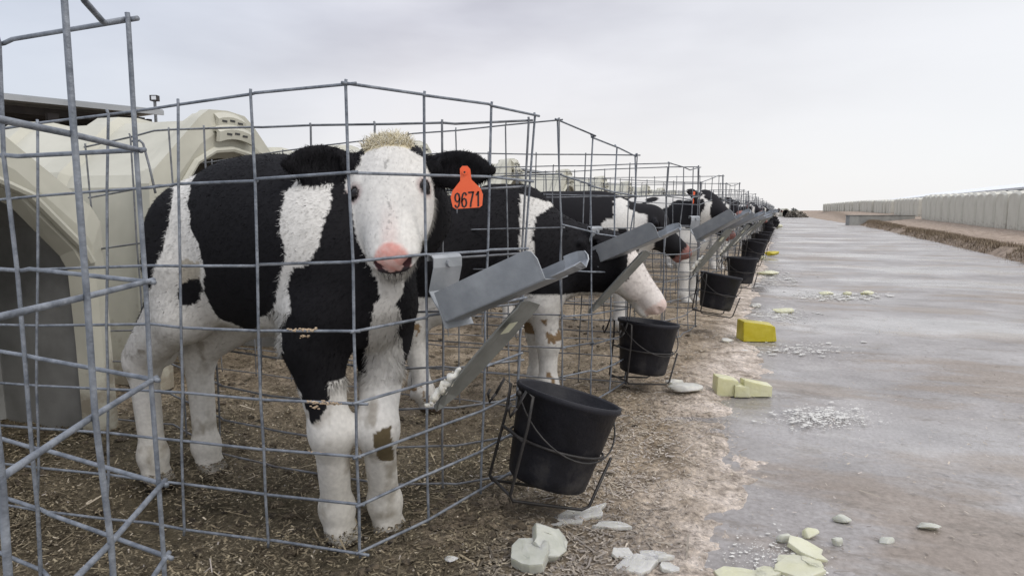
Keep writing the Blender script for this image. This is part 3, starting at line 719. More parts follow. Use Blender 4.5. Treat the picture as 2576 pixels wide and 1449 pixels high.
    for i in range(1500):
        ci_ = rk.choice(cand); base = V[ci_]-vn_[ci_]*.003; s0 = HC[ci_, 1]
        dirn = h(-.25+rk.normal(0, .55), s0*5+rk.normal(0, .5), .45+rk.normal(0, .3))-h(0, 0, 0); dirn = unit(unit(dirn)+vn_[ci_]*.5); sdv = unit(np.cross(dirn, rk.normal(0, 1, 3)))
        L_ = rk.uniform(.010, .024)*(1.25 if HC[ci_, 0] > -.16 else .9); c_ = np.array([.68, .62, .46])*rk.uniform(.7, 1.2)
        if rk.random() < .3: c_ = np.array([.72, .68, .58])*rk.uniform(.8, 1.1)
        ph = rk.uniform(0, 6.28); pr = []
        for k_ in range(5):
            tt = k_/4; wob = sdv*.007*math.sin(ph+6*tt)*tt; pr.append(base+dirn*L_*tt+wob)
        wd_ = np.cross(dirn, sdv)*.0013
        b_ = len(kv)
        for k_, q_ in enumerate(pr): kv += [q_-wd_*(1-.8*k_/4), q_+wd_*(1-.8*k_/4)]; kc += [c_, c_]
        kf += [(b_+2*k_, b_+2*k_+1, b_+2*k_+3, b_+2*k_+2) for k_ in range(4)]
    meshobj('topknot', np.array(kv), kf, M_fur, root, False, np.array(kc))
    # orange ear tag hanging in front of the left ear
    def tg(px, py): return loc(P(px, py, 1.50))
    out_ = [(1157, 425), (1163, 418), (1176, 418), (1183, 426), (1186, 452), (1209, 474), (1215, 490), (1213, 517), (1207, 522), (1146, 526), (1139, 521), (1134, 497), (1138, 481), (1158, 455)]
    mb = MB(); nn = vec(np.array([0, -1., 0])); mb.plate([tg(*q_) for q_ in out_], .0025, nn)
    tag = mb.build('ear_tag', M_tag, root)
    st_ = MB(); c_ = tg(1169, 434)+nn*.003; st_.tube([c_-nn*.01, c_+nn*.003], .0055, 10); st_.build('stud', M_tag, tag)
    hole = MB(); hole.tube([c_+nn*.003, c_+nn*.0038], .0022, 8); hole.build('stud_hole', M_ink, tag)
    glyph = {'9': [[(.92, .62), (.80, .46), (.5, .40), (.2, .48), (.08, .70), (.2, .92), (.5, 1.0), (.8, .92), (.93, .68), (.90, .35), (.75, .10), (.5, .0), (.25, .04), (.12, .16)]],
             '6': [[(.88, .84), (.75, .96), (.5, 1.0), (.25, .90), (.10, .65), (.07, .32), (.2, .08), (.5, .0), (.8, .08), (.92, .30), (.8, .52), (.5, .60), (.2, .54), (.08, .38)]],
             '7': [[(.06, 1.0), (.5, 1.0), (.92, 1.0)], [(.92, 1.0), (.66, .58), (.48, .28), (.40, 0)]], '1': [[(.22, .80), (.42, .90), (.56, 1.0)], [(.56, 1.0), (.56, .5), (.56, 0)]]}
    ex = unit(tg(1213, 519)-tg(1146, 524)); ey = np.array([0, 0, 1.]); c_ = tg(1144, 523)+nn*.0017; nm = MB(); W_ = .0118; H_ = .031; hwd = .0019
    for gi, ch in enumerate('9671'):
        for st in glyph[ch]:
            p2 = np.array(st)*np.array([W_, H_])+np.array([gi*.0152, 0]); tg2 = np.gradient(p2, axis=0); tg2 /= np.linalg.norm(tg2, axis=1, keepdims=True)+1e-9; n2 = np.c_[-tg2[:, 1], tg2[:, 0]]*hwd
            e0 = p2.copy(); e0[0] -= tg2[0]*hwd*.6; e0[-1] += tg2[-1]*hwd*.6
            nm.strip([[c_+ex*(q_-o2)[0]+ey*(q_-o2)[1], c_+ex*(q_+o2)[0]+ey*(q_+o2)[1]] for q_, o2 in zip(e0, n2)], .0006)
    nm.build('tag_number', M_ink, tag)
    return root
build_calf_one()

# ---- the calf drinking in the second pen
def build_calf_two():
    ZG = -.02
    hr = G(1098, 1034, ZG); fr = P(1345, 1000, 2.74); Fm = np.array([.13, 2.80]); fw = unit(Fm-np.array([-.32, 2.70]))
    a, loc, wor, vec = place(Fm, fw, ZG)
    J = default_joints()
    sc = .93
    for k_ in list(J):
        if k_.startswith(('fore', 'hind')): J[k_] = [tuple(np.array(q_)*(sc*.75 if False else 1)*np.array([.72 if k_.startswith('hind') else 1, 1, .94])) for q_ in J[k_]]
    J['torso'] = [(-.02, .58, .165), (-.12, .625, .190), (-.26, .645, .195), (-.40, .65, .185), (-.50, .665, .16)]
    J['tail'] = [(-.60, 0, .74), (-.66, 0, .70), (-.68, 0, .56), (-.67, 0, .40)]
    E0 = P(1607, 655, 2.80); Nn = P(1690, 772, 2.74); hd = unit(Nn-E0); hn = np.array([.75, -.25, .55])
    E0 = E0+np.array([0, 0, 0])
    J['head'] = (loc(E0), vec(hd), vec(hn)); J['hs'] = .92
    nm = (np.array([*Fm, .62])*.35+E0*.65)-np.array([.03, 0, .02])
    J['neck'] = [(.0, 0, .64), tuple(loc(nm))]
    J['ear'] = ((-.6, 1, -.3), (-.6, -1, -.3))
    V, Fq, HC, h, Mh = calf_surface(J, .0085)
    Wd = wor(V)
    X = 1288+F*Wd[:, 0]/(Wd[:, 1]+.02); jx = 10*(fbm(V[:, 0]*18, V[:, 2]*18, 5)-.5)
    def side(px, py): p = P(px, py, 2.65); return (p[0], p[2])
    wx = Wd[:, 0]*2.65/Wd[:, 1]+jx*.0012; wz = CZ+(Wd[:, 2]-CZ)*2.65/Wd[:, 1]+jx*.0012
    def ip(pp): return inpoly(wx, wz, [side(*q_) for q_ in pp])
    col = np.tile(BLACK, (len(V), 1)); wht = (V[:, 2] < .47) & (V[:, 0] > -.9)
    wht |= ip([(1308, 490), (1400, 512), (1350, 545), (1338, 600), (1345, 640), (1325, 680), (1308, 640)])
    wht |= ip([(1385, 750), (1455, 772), (1470, 830), (1390, 830)])
    col[wht] = WHITE*.94
    st = wht & (V[:, 2] < .42) & (fbm(V[:, 0]*20+V[:, 1]*9, V[:, 2]*14, 4) > .67); col[st] = np.array([.22, .15, .085])
    col[V[:, 2] < .03] = np.array([.08, .06, .045])
    ear = J['is_ear']; hm = paint_face(col, HC, J, white=False)
    d, s_, n_ = HC.T
    face = hm & ((d > .035+.02*np.sin(n_*60)) | (n_ > -.045)) ; col[face] = np.array([.64, .59, .55])
    nose = hm & (d > .205); col[nose] = np.array([.60, .48, .43])
    col[hm & (n_ < -.11) & (d > -.08)] = WHITE*.9
    rnd = np.random.default_rng(9)
    fb = fur(V, Fq, col, 26000, .014, FLOW, rnd, .0014, .25, np.ones(len(V))*(HC[:, 0] < .16))
    VV, TT, CC, NN = join_fur(V, Fq, col, [fb])
    root = empty('calf', (Fm[0], Fm[1], ZG), a)
    props(root, 'black calf with white muzzle lowering its head through the wire to a bucket', 'calf', 'calves in the pens')
    meshobj('body', VV, TT, M_fur, root, True, CC, NN); eyeballs(root, eye_spots(V, Fq, HC, J), .92)
build_calf_two()

# ---- calves standing in the pens farther down the row: two coats, then copies
def build_far_calf(seed, thr, whiteface, tagm, head, low=False):
    J = default_joints(); J['hs'] = .95
    J['head'] = head
    if low: J['neck'] = [(-.0, 0, .70), (.16, 0, .70)]
    V, Fq, HC, h, Mh = calf_surface(J, .014, face=False)
    col = np.tile(BLACK*1.2, (len(V), 1))
    w_ = (fbm(V[:, 0]*3.2+seed, V[:, 2]*3.0+V[:, 1]*2+seed*3, seed, 3) > thr) | (V[:, 2] < .36)
    col[w_] = WHITE*.95
    paint_face(col, HC, J, white=whiteface); col[J['is_head']] = BLACK*1.3; col[J['is_head'] & (HC[:, 0] > .17)] = PINK*.5; col[J['is_ear']] = BLACK*1.5
    root = empty('calf'); meshobj('body', V, Fq, M_fur, root, True, col)
    mb = MB(); c_ = h(-.10, -.19, -.06)
    mb.plate([c_+np.array(q_) for q_ in [(0, -.02, .02), (0, .02, .02), (0, .032, -.04), (0, .03, -.08), (0, -.03, -.08), (0, -.032, -.04)]], .003, (1, 0, 0))
    mb.build('ear_tag', tagm, root)
    return root
# ------------------------------------------------------------------ wire pens
HF = np.array([0, .112, .220, .335, .494, .638, .822, 1.0])       # heights of the line wires, closer together near the bottom
def panel_mesh(path_bot, path_top, cell, r, sides, seed, jit=.004, skip=False, overhang=True, top=True):
    """path_*: corner points along the panel's foot and top edge; straight runs between corners"""
    rn = np.random.default_rng(seed); mb = MB(); b_ = np.array(path_bot, float); t_ = np.array(path_top, float)
    seg = np.linalg.norm(np.diff(b_[:, :2], axis=0), axis=1); cum = np.concatenate([[0], np.cumsum(seg)]); tot = cum[-1]
    def at(arr, d): return np.array([np.interp(d, cum, arr[:, k_]) for k_ in range(3)])
    nst = max(2, int(round(tot/cell))+1); ds = sorted(set(list(np.linspace(0, tot, nst))))
    dd = sorted(set([round(x, 4) for x in list(ds)+list(cum)]))
    off = rn.normal(0, jit, (len(dd), len(HF), 3))*np.array([1, 1, .5])
    tot_v = t_[-1]-b_[-1]
    for k_, hf in enumerate(HF if top else HF[:-1]):
        pts = [at(b_, d)*(1-hf)+at(t_, d)*hf+off[i, k_] for i, d in enumerate(dd)]
        if overhang:
            e0 = unit(pts[0]-pts[1])*.012; e1 = unit(pts[-1]-pts[-2])*.012; pts = [pts[0]+e0]+pts+[pts[-1]+e1]
        mb.tube(pts, r, sides)
    for d in (ds[1:] if skip else ds):
        i = int(np.argmin([abs(d-x) for x in dd])); pa, pb = at(b_, d), at(t_, d)
        dirp = unit(np.array([*(at(b_, min(d+.02, tot))-at(b_, max(d-.02, 0)))[:2], 0])); nn = np.array([-dirp[1], dirp[0], 0])*r*1.5
        pts = [pa-np.array([0, 0, .012])+nn]+[pa*(1-hf)+pb*hf+off[i, k_]*.6+nn for k_, hf in enumerate(HF)]+[pb+np.array([0, 0, .008])+nn]
        mb.tube(pts, r*.95, sides)
    return mb
pen_group = 'wire pens along the road'
def clump(name, pts, r, m, parent, seed=0):
    rn = np.random.default_rng(seed); mb = MB()
    for p in pts:
        for k_ in range(12):
            c = np.asarray(p)+rn.normal(0, r*.7, 3)*np.array([1.7, .6, .6]); mb_blob(mb, c, r*rn.uniform(.2, .55), rn, (1.5, 1, .8))
    return mb.build(name, m, parent)
def mb_blob(mb, c, r, rn, sq=(1, 1, 1), nu=7, nv=5):
    vs = []; fs = []
    for i in range(nv+1):
        for j in range(nu):
            th = math.pi*i/nv; ph = 2*math.pi*j/nu; k_ = r*rn.uniform(.75, 1.2)
            vs.append(np.asarray(c)+k_*np.array([math.sin(th)*math.cos(ph), math.sin(th)*math.sin(ph), math.cos(th)])*np.asarray(sq))
    for i in range(nv):
        for j in range(nu): fs.append((i*nu+j, (i+1)*nu+j, (i+1)*nu+(j+1) % nu, i*nu+(j+1) % nu))
    mb.add(vs, fs)

# pen nearest the camera, cut by the left edge of the view
pen = empty('wire_pen', (-.54, .98, 0)); props(pen, 'nearest wire pen, tall at the left edge and cut off by it', 'pen', pen_group)
def rel(o_): return np.array(o_.location)
def panel_into(pen, name, bot, top, cell, r, sides, seed, m=M_wire, jit=.003, skip=False, topwire=True):
    o_ = rel(pen); return panel_mesh([np.asarray(q_)-o_ for q_ in bot], [np.asarray(q_)-o_ for q_ in top], cell, r, sides, seed, jit, skip, top=topwire).build(name, m, pen, True)
c0 = P(330, 46, .98); c0b = np.array([c0[0]+.005, c0[1], .03])
fa = np.array([-.475, .62]); fb_ = np.array([-.44, .40])
panel_into(pen, 'front_panel', [c0b, (fa[0], fa[1], .03), (fb_[0], fb_[1], .03)], [c0, (fa[0]-.01, fa[1], 1.05), (fb_[0], fb_[1], 1.05)], .205, .0039, 10, 1, skip=True, topwire=False)
sa = P(28, 103, 1.12); sb = sa+(sa-c0)*1.2
panel_into(pen, 'side_panel', [c0b, (sa[0], sa[1], .03), (sb[0], sb[1], .03)], [c0+(0, 0, -.002), (sa[0], sa[1], sa[2]), (sb[0], sb[1], sa[2])], .30, .0036, 10, 2)
hk = MB(); o_ = rel(pen); hk.tube([P(330, 47, .985)-o_, P(268, 58, .97)-o_, P(258, 54, .95)-o_, P(212, 2, .86)-o_, P(180, -60, .78)-o_], .0040, 10); hk.build('hooked_wire', M_wire, pen, True)

# first whole pen, round the white-faced calf
A1, C1, D1, B1 = G(910, 1390, .08), G(1072, 1305, .08), G(1206, 1236, .08), G(1292, 1180, .06)
tA, tC, tD, tB = P(875, 210, A1[1]), P(1065, 238, C1[1]), P(1232, 262, D1[1]), P(1348, 291, B1[1]+.03)
n1, n2, n3 = G(683, 1362, .075), G(378, 1318, .07), G(-60, 1258, .05)
tn1, tn2, tn3 = P(640, 235, n1[1]-.02), P(378, 271, n2[1]), P(-60, 336, n3[1])
pen1 = empty('wire_pen', (B1[0], B1[1], 0)); props(pen1, 'wire pen holding the white faced calf, its near corner bent to the camera', 'pen', pen_group)
panel_into(pen1, 'side_panel', [A1, n1, n2, n3], [tA, tn1, tn2, tn3], .235, .0031, 10, 3, skip=True)
panel_into(pen1, 'front_panel', [A1, C1, D1, B1], [tA, tC, tD, tB], .205, .0032, 10, 4)
f1, f2, f3, f4 = G(1147, 1216, .03), G(984, 1219, .01), G(691, 1174, .0), G(562, 1142, .0)
tf0, tf1, tf2, tf3, tf4 = P(1328, 303, B1[1]+.02), P(1145, 309, f1[1]), P(984, 313, f2[1]), P(660, 320, f3[1]), P(520, 323, f4[1])
f5 = np.array([-1.46, 2.42, .02]); tf5 = P(392, 329, 2.28); f5b = np.array([*(tf5[:2]), .04])
panel_into(pen1, 'side_panel', [B1+(.0, .02, -.02), f1, f2, f3, f4, f5b, f5], [tf0, tf1, tf2, tf3, tf4, tf5, (-1.46, 2.36, 1.0)], .215, .0032, 8, 5, M_wiredark)
o_ = rel(pen1)
def on_wire(f, k_): return (A1+(n1-A1)*f)*(1-HF[k_])+(tA+(tn1-tA)*f)*HF[k_]-o_
clump('dried_feed', [on_wire(f_, 4) for f_ in np.linspace(.42, .68, 9)]+[on_wire(.52, 4)-(0, 0, .012)], .0042, M_feed, pen1, 1)
clump('dried_feed', [on_wire(f_, 3) for f_ in np.linspace(.20, .52, 10)]+[on_wire(.45, 3)-(0, 0, .010)], .0038, M_feed, pen1, 2)
clump('dried_feed', [on_wire(f_, 2) for f_ in np.linspace(.40, .55, 4)], .0032, M_feed, pen1, 3)
hw_ = MB(); hw_.tube([P(330, 356, 2.35)-o_, P(352, 354, 2.33)-o_, P(360, 362, 2.32)-o_, P(376, 420, 2.30)-o_, P(391, 486, 2.28)-o_], .004, 8); hw_.build('hooked_wire', M_wiredark, pen1, True)

# second pen, its front pulled out of shape
A2, B2 = np.array([.19, 2.42, .05]), np.array([.50, 2.88, .04])
tA2 = P(1408, 303, 2.46); tM2 = P(1490, 346, 2.58); tB2 = P(1604, 391, 2.90)
pen2 = empty('wire_pen', (B2[0], B2[1], 0)); props(pen2, 'bent wire pen holding the drinking calf, second down the row', 'pen', pen_group)
M2 = np.array([.32, 2.56, .05])
panel_into(pen2, 'front_panel', [A2, M2, B2], [tA2, tM2, tB2], .2, .0032, 8, 6, jit=.009)
e2 = P(376, 428, 3.3); m2_ = P(1038, 337, 2.66)
panel_into(pen2, 'side_panel', [A2, (m2_[0], m2_[1], .04), (e2[0], e2[1], .04)], [tA2, m2_, e2], .22, .0028, 6, 7, M_wiredark)
panel_into(pen2, 'side_panel', [B2, (-.35, 3.12, .04), (-1.2, 3.70, .04)], [tB2+(0, .01, .0), P(1331, 383, 3.02)*0+np.array([-.35, 3.12, 1.04]), (-1.2, 3.70, 1.02)], .215, .0028, 6, 8, M_wiredark)

# the rest of the row
BN = {3: (1.20, 4.35), 4: (1.86, 5.95)}
for n_ in range(5, 34): BN[n_] = (1.86+.632*(n_-4), 5.95+1.6*(n_-4))
def make_pen(seed, r, sides):
    e_ = empty('wire_pen'); rn = np.random.default_rng(seed)
    h0 = 1.04+rn.normal(0, .012)
    A_ = (-.33, -.55, .04); M_ = (-.14, -.30, .04); B_ = (0, 0, .04); K = (-1.75, .42, .04); K2 = (-1.78, -.35, .04)
    up_ = lambda p, dz=0: (p[0]+rn.normal(0, .02), p[1]+rn.normal(0, .02), h0+dz+rn.normal(0, .02))
    ta, tm, tb, tk, tk2 = up_(A_), up_(M_), up_(B_), up_(K), up_(K2)
    panel_mesh([A_, M_, B_], [ta, tm, tb], .2, r, sides, seed, .006).build('front_panel', M_wiredark, e_)
    panel_mesh([A_, K2], [ta, tk2], .21, r, sides, seed+1, .006).build('side_panel', M_wiredark, e_)
    panel_mesh([B_, K], [tb, tk], .21, r, sides, seed+2, .006).build('side_panel', M_wiredark, e_)
    return e_
ORD = {3: 'third', 4: 'fourth', 5: 'fifth', 6: 'sixth', 7: 'seventh', 8: 'eighth', 9: 'ninth', 10: 'tenth'}
protos = [make_pen(20+5*k_, .0034, 5) for k_ in range(3)]; used = set()
for n_, (x_, y_) in BN.items():
    k_ = n_ % 3; o_ = copy_tree(protos[k_]) if k_ in used else protos[k_]; used.add(k_)
    o_.location = (x_, y_, 0); o_.rotation_euler = (0, 0, R(random.uniform(-5, 5)))
    props(o_, f'{ORD[n_]} wire pen down the row from the camera' if n_ <= 8 else 'small far wire pen in the crowded end of the row', 'pen', pen_group)

# ------------------------------------------------------------------ calf hutches
FLAT = [False]
def hutch_profile(o_=0.0, W=.47):
    W = W+o_; H = o_
    if FLAT[0]:
        hf_ = [(-W, 0), (-W*.99, .45), (-W*.98, 1.0+H), (-W*.94, 1.10+H), (-W*.6, 1.155+H), (-W*.3, 1.17+H), (0, 1.175+H)]
        return np.array(hf_+[(-x_, z_) for x_, z_ in hf_[-2::-1]])
    return np.array([(-W, 0), (-W*.985, .45), (-W*.965, .88+H*.3), (-W*.90, .935+H*.5), (-W*.36, 1.165+H), (-W*.24, 1.205+H), (0, 1.215+H), (W*.24, 1.205+H), (W*.36, 1.165+H), (W*.90, .935+H*.5), (W*.965, .88+H*.3), (W*.985, .45), (W, 0)])
def make_hutch():
    e_ = empty('calf_hutch'); Ln = 2.1
    xs = [(0, .03), (-.08, .03), (-.11, .0), (-.50, .0), (-.53, .032), (-.66, .032), (-.69, 0), (-1.08, 0), (-1.11, .032), (-1.24, .032), (-1.27, 0), (-1.66, 0), (-1.69, .032), (-1.82, .032), (-1.86, 0), (-2.03, -.01), (-2.10, -.07)]
    outer = [np.c_[np.full(13, x), hutch_profile(o_)] for x, o_ in xs]; inner = [np.c_[np.full(13, x), hutch_profile(-.03)] for x, o_ in xs]
    mb = MB()
    for i in range(len(xs)-1):
        for j in range(12): mb.add([outer[i][j], outer[i][j+1], outer[i+1][j+1], outer[i+1][j]], [(0, 1, 2, 3)])
    mb.add(list(outer[-1]), [tuple(range(12, -1, -1))])
    mb.build('shell', M_hutch, e_)
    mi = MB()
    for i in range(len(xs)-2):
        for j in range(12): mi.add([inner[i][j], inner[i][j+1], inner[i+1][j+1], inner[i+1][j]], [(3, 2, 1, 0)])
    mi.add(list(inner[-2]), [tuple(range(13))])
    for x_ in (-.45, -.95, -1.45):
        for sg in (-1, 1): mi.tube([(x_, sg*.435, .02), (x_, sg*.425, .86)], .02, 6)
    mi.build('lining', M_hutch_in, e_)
    # front frame: flange between the outer outline and the arched opening, with a rolled lip
    op = np.array([(-.415, 0), (-.41, .40), (-.40, .70), (-.375, .76), (-.22, .96), (-.11, 1.02), (0, 1.035), (.11, 1.02), (.22, .96), (.375, .76), (.40, .70), (.41, .40), (.415, 0)])
    ou = hutch_profile(.045); mid = op*.5+ou*.5
    fr = MB()
    rings = [np.c_[np.full(13, -.03), ou], np.c_[np.full(13, .02), ou], np.c_[np.full(13, .035), mid], np.c_[np.full(13, .022), op*1.0+(ou-op)*.12], np.c_[np.full(13, -.03), op]]
    for a_, c_ in zip(rings[:-1], rings[1:]):
        for j in range(12): fr.add([a_[j], a_[j+1], c_[j+1], c_[j]], [(0, 1, 2, 3)])
    for sg in (-1, 1):           # rolled moulding that follows the arch
        pass
    fr.tube([(.036, y_*1.09, z_*1.03+.01) for y_, z_ in op[2:11]], .016, 8)
    fr.build('front_frame', M_hutch, e_)
    vt = MB()
    for z0, x_, hw in ((1.205, .02, .095), (1.145, .045, .12)):
        n_ = 7; pr = [(-hw+2*hw*j/(n_-1)) for j in range(n_)]
        rows = [[(x_-.12, y_, z0+.040-.5*y_*y_/hw*.35) for y_ in pr], [(x_+.005, y_, z0+.036-.5*y_*y_/hw*.35) for y_ in pr], [(x_+.02, y_, z0+.020-.5*y_*y_/hw*.35) for y_ in pr], [(x_+.015, y_, z0-.022-.5*y_*y_/hw*.35) for y_ in pr]]
        vt.strip(rows, .02)
    vtb = vt.build('vent_cap', M_hutch, e_)
    for z0, x_ in ((1.202, .044), (1.140, .069)):
        for y_ in (-.055, .0, .055):
            sl = MB(); sl.box((x_, y_, z0+.008-abs(y_)*.12), (.012, .034, .009)); sl.build('vent_slot', M_slot, vtb)
    return e_
AX = math.atan2(-.3, .954)                # the hutches face the road, a little towards the camera
hut = make_hutch(); hut.location = (-1.61, 1.91, -.01); hut.scale = (1, 1, .84); hut.rotation_euler = (0, 0, AX)
hg = 'calf hutches behind the wire pens'
props(hut, 'cream hutch with dark open front at the left edge, beside the calf', 'hutch', hg)
h2 = copy_tree(hut); h2.scale = (1, 1, 1); h2.location = (-1.40, 3.36, 0); props(h2, 'cream ribbed hutch with ridge vents directly behind the white faced calf', 'hutch', hg)
for n_ in BN:
    if n_ > 30: continue
    x_, y_ = BN[n_]; c = copy_tree(hut); c.scale = (1, 1, 1); c.location = (x_-1.86, y_+.42, 0); c.rotation_euler = (0, 0, AX+R(random.uniform(-2, 2)))
    props(c, f'{ORD[n_]} cream hutch down the left row, seen through the wire' if n_ <= 6 else 'small far cream hutch behind the crowded wire pens', 'hutch', hg)
# back row on the right, touching side by side
rg = 'hutches standing side by side on the right'
M_hutch2 = mat('lightened_beige_plastic', (.50, .48, .41), (.60, .58, .50), 1.5, .6, 0, .1, 12)  # hutch plastic in a lighter copy, offsetting the weaker light on these walls
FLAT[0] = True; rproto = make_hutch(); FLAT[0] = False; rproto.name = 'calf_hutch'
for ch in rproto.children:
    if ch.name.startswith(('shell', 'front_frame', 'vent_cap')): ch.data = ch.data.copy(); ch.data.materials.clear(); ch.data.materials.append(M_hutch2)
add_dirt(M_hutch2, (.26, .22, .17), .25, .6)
rused = []
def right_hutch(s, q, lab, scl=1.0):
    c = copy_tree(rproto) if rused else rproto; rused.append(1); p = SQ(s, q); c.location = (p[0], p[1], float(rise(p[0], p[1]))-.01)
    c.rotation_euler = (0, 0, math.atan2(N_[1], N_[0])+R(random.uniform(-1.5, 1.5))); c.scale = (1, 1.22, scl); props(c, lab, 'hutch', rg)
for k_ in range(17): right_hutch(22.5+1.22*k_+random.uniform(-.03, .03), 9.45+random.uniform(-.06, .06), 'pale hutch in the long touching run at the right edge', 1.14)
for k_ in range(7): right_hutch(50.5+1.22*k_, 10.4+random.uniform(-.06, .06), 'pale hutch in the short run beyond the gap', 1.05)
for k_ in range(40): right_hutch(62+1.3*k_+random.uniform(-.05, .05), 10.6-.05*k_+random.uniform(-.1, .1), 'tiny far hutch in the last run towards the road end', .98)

# ------------------------------------------------------------------ buckets, their wire holders and the bottle holders
def lathe(prof, n=40):
    mb = MB(); k_ = len(prof)
    vs = [(r_*math.cos(2*math.pi*j/n), r_*math.sin(2*math.pi*j/n), z_) for r_, z_ in prof for j in range(n)]
    fs = [(i*n+j, i*n+(j+1) % n, (i+1)*n+(j+1) % n, (i+1)*n+j) for i in range(k_-1) for j in range(n)]
    mb.add(vs, fs); return mb
def make_bucket():
    # frame: x out from the pen, z along the bucket's own axis; origin at the centre of its floor
    e_ = empty('bucket')
    pr = [(0, 0), (.100, 0), (.106, .006), (.110, .03), (.137, .222), (.143, .225), (.1445, .232), (.1435, .240), (.138, .241), (.134, .236), (.104, .012), (0, .01)]
    lathe(pr).build('bucket_wall', M_black, e_, True)
    hd = MB(); pts = []
    for j in range(21):
        a_ = math.pi*j/20; pts.append((.145*math.cos(a_)*1.0, -.150*math.sin(a_)*.98, .215-.115*math.sin(a_)))
    hd.tube(pts, .0024, 6)
    for sg in (1, -1): hd.tube([(sg*.135, 0, .215), (sg*.152, 0, .215)], .008, 8)
    hd.build('handle', M_rod, e_, True)
    return e_
def make_holder():
    e_ = empty('bucket_holder'); mb = MB(); r_ = .0042
    ring = [(.128*math.cos(a_)+.0, .128*math.sin(a_), .108) for a_ in np.linspace(0, 2*math.pi, 33)[:-1]]
    mb.tube(ring, .0038, 6, closed=True); mb.build('ring', M_rod, e_, True)
    mb = MB()
    for y_ in (-.072, .072):
        mb.tube([(-.178, y_, .19), (-.165, y_, .235), (-.142, y_, .225), (-.134, y_, .15), (-.132, y_, -.03), (-.122, y_, -.042), (.085, y_, -.042), (.105, y_, -.03), (.132, y_, .108)], r_, 7)
    mb.tube([(-.134, -.072, .11), (-.134, .072, .11)], r_, 7)
    mb.tube([(-.132, -.072, -.03), (-.132, .072, -.03)], r_, 7)
    for y_ in (-.072, .072): mb.tube([(-.178, y_, .19), (-.19, y_, .165), (-.20, y_, .185), (-.197, y_, .2)], r_, 7)
    mb.build('frame', M_rod, e_, True)
    return e_
def make_bottle_holder():
    # x out from the pen (the trough rises outwards), y along the pen front, z up; origin at the wire it hooks over
    e_ = empty('bottle_holder')
    up_ = math.atan2(.125, .30); ca, sa_ = math.cos(up_), math.sin(up_)
    def T(a_, b_, c_): return (a_*ca-c_*sa_+.035, b_, a_*sa_+c_*ca-.135)
    tr = MB()
    hgt = .066
    xs = [0, .05, .1, .15, .2, .25, .265, .276, .284]; tp = [hgt]*5+[hgt, hgt*.98, hgt*.88, hgt*.62]
    tr.strip([[T(x_, -.04, 0), T(x_, -.042, t_*.5), T(x_, -.044, t_)] for x_, t_ in zip(xs, tp)], .0022)
    xs2 = [0, .1, .2, .284, .30, .32, .34, .352]; w2 = [1, 1, 1, 1, 1, .95, .8, .5]
    tr.strip([[T(x_, -.0395, -.001), T(x_, -.015, -.003), T(x_, .015, -.003), T(x_, .041*w, -.001)] for x_, w in zip(xs2[:4], w2[:4])], .0022)
    tr.strip([[T(x_, .04, 0), T(x_, .043, hgt*.25), T(x_, .045, hgt*.5)] for x_ in (0, .1, .2, .284)], .0022)
    # rolled tongue at the mouth
    tr.strip([[T(x_, -.030*w+.006, .002+.012*(1-w)), T(x_, .005, -.004), T(x_, .040*w+.003, .006+.01*w), T(x_, .046*w+.003, .040*w)] for x_, w in zip(xs2[3:], w2[3:])], .0022)
    tr.build('trough', M_sheet, e_, False)
    br = MB(); prof = [(.004, .006), (.010, .0), (.010, -.02), (.002, -.05), (-.004, -.072), (.008, -.092), (.026, -.112), (.036, -.135), (.044, -.150)]
    br.strip([[(x_, y_, z_) for y_ in (-.046, -.015, .015, .046)] for x_, z_ in [(-.008, -.006), (-.006, .008)]+prof], .0025)
    br.tube([(.012, 0, -.012), (.018, 0, -.012)], .008, 8)
    br.build('bracket', M_sheet, e_, False)
    bs = MB()
    p0 = np.array((.215, .012, -.085)); p1 = np.array((-.005, -.03, -.335)); rows = []
    ex = unit(p1-p0); wv_ = unit(np.cross(ex, np.array([.0, 1., .0]))); 
    for t_, wd_ in ((0, .040), (.05, .046), (.35, .046), (.7, .040), (.88, .028), (.97, .012), (1, .004)):
        c_ = p0+(p1-p0)*t_; rows.append([c_+np.array([0, -1, 0])*wd_+wv_*.010, c_+np.array([0, -.35, 0])*wd_-wv_*.004, c_+np.array([0, .35, 0])*wd_-wv_*.004, c_+np.array([0, 1, 0])*wd_+wv_*.010])
    bs.strip(rows, .0024)
    bb = bs.build('brace', M_sheet2, e_, False)
    return e_
out0 = unit(np.array([.80, -.60]))
bhp = make_bottle_holder(); bkp = make_bucket(); hop = make_holder()
def frame_rot(xdir, tilt_to_x, yaw=None, roll=0):
    x_ = Vector((xdir[0], xdir[1], 0)).normalized(); a_ = math.atan2(x_.y, x_.x)
    return (Matrix.Rotation(a_, 4, 'Z') @ Matrix.Rotation(tilt_to_x, 4, 'Y') @ Matrix.Rotation(roll, 4, 'X')).to_euler()
# first pen's set
bx = P(1374, 1208, 1.66); bkp.scale = hop.scale = (.95, .95, .95)
bkp.location = bx; bkp.rotation_euler = frame_rot((1, .42), R(16.5)); props(bkp, 'largest black bucket, tilted in its holder beside the white faced calf', 'bucket', 'black buckets on the pen fronts')
hop.location = bx; hop.rotation_euler = bkp.rotation_euler; props(hop, 'black wire holder under the largest, nearest bucket', 'bucket holder', 'bucket holders on the pen fronts')
hook_at = P(1118, 648, 1.50)
bhp.location = hook_at; bhp.rotation_euler = (0, 0, math.atan2(out0[1], out0[0])); props(bhp, 'largest galvanized bottle holder, hung on the wire in front of the calf', 'bottle holder', 'bottle holders on the pen fronts')
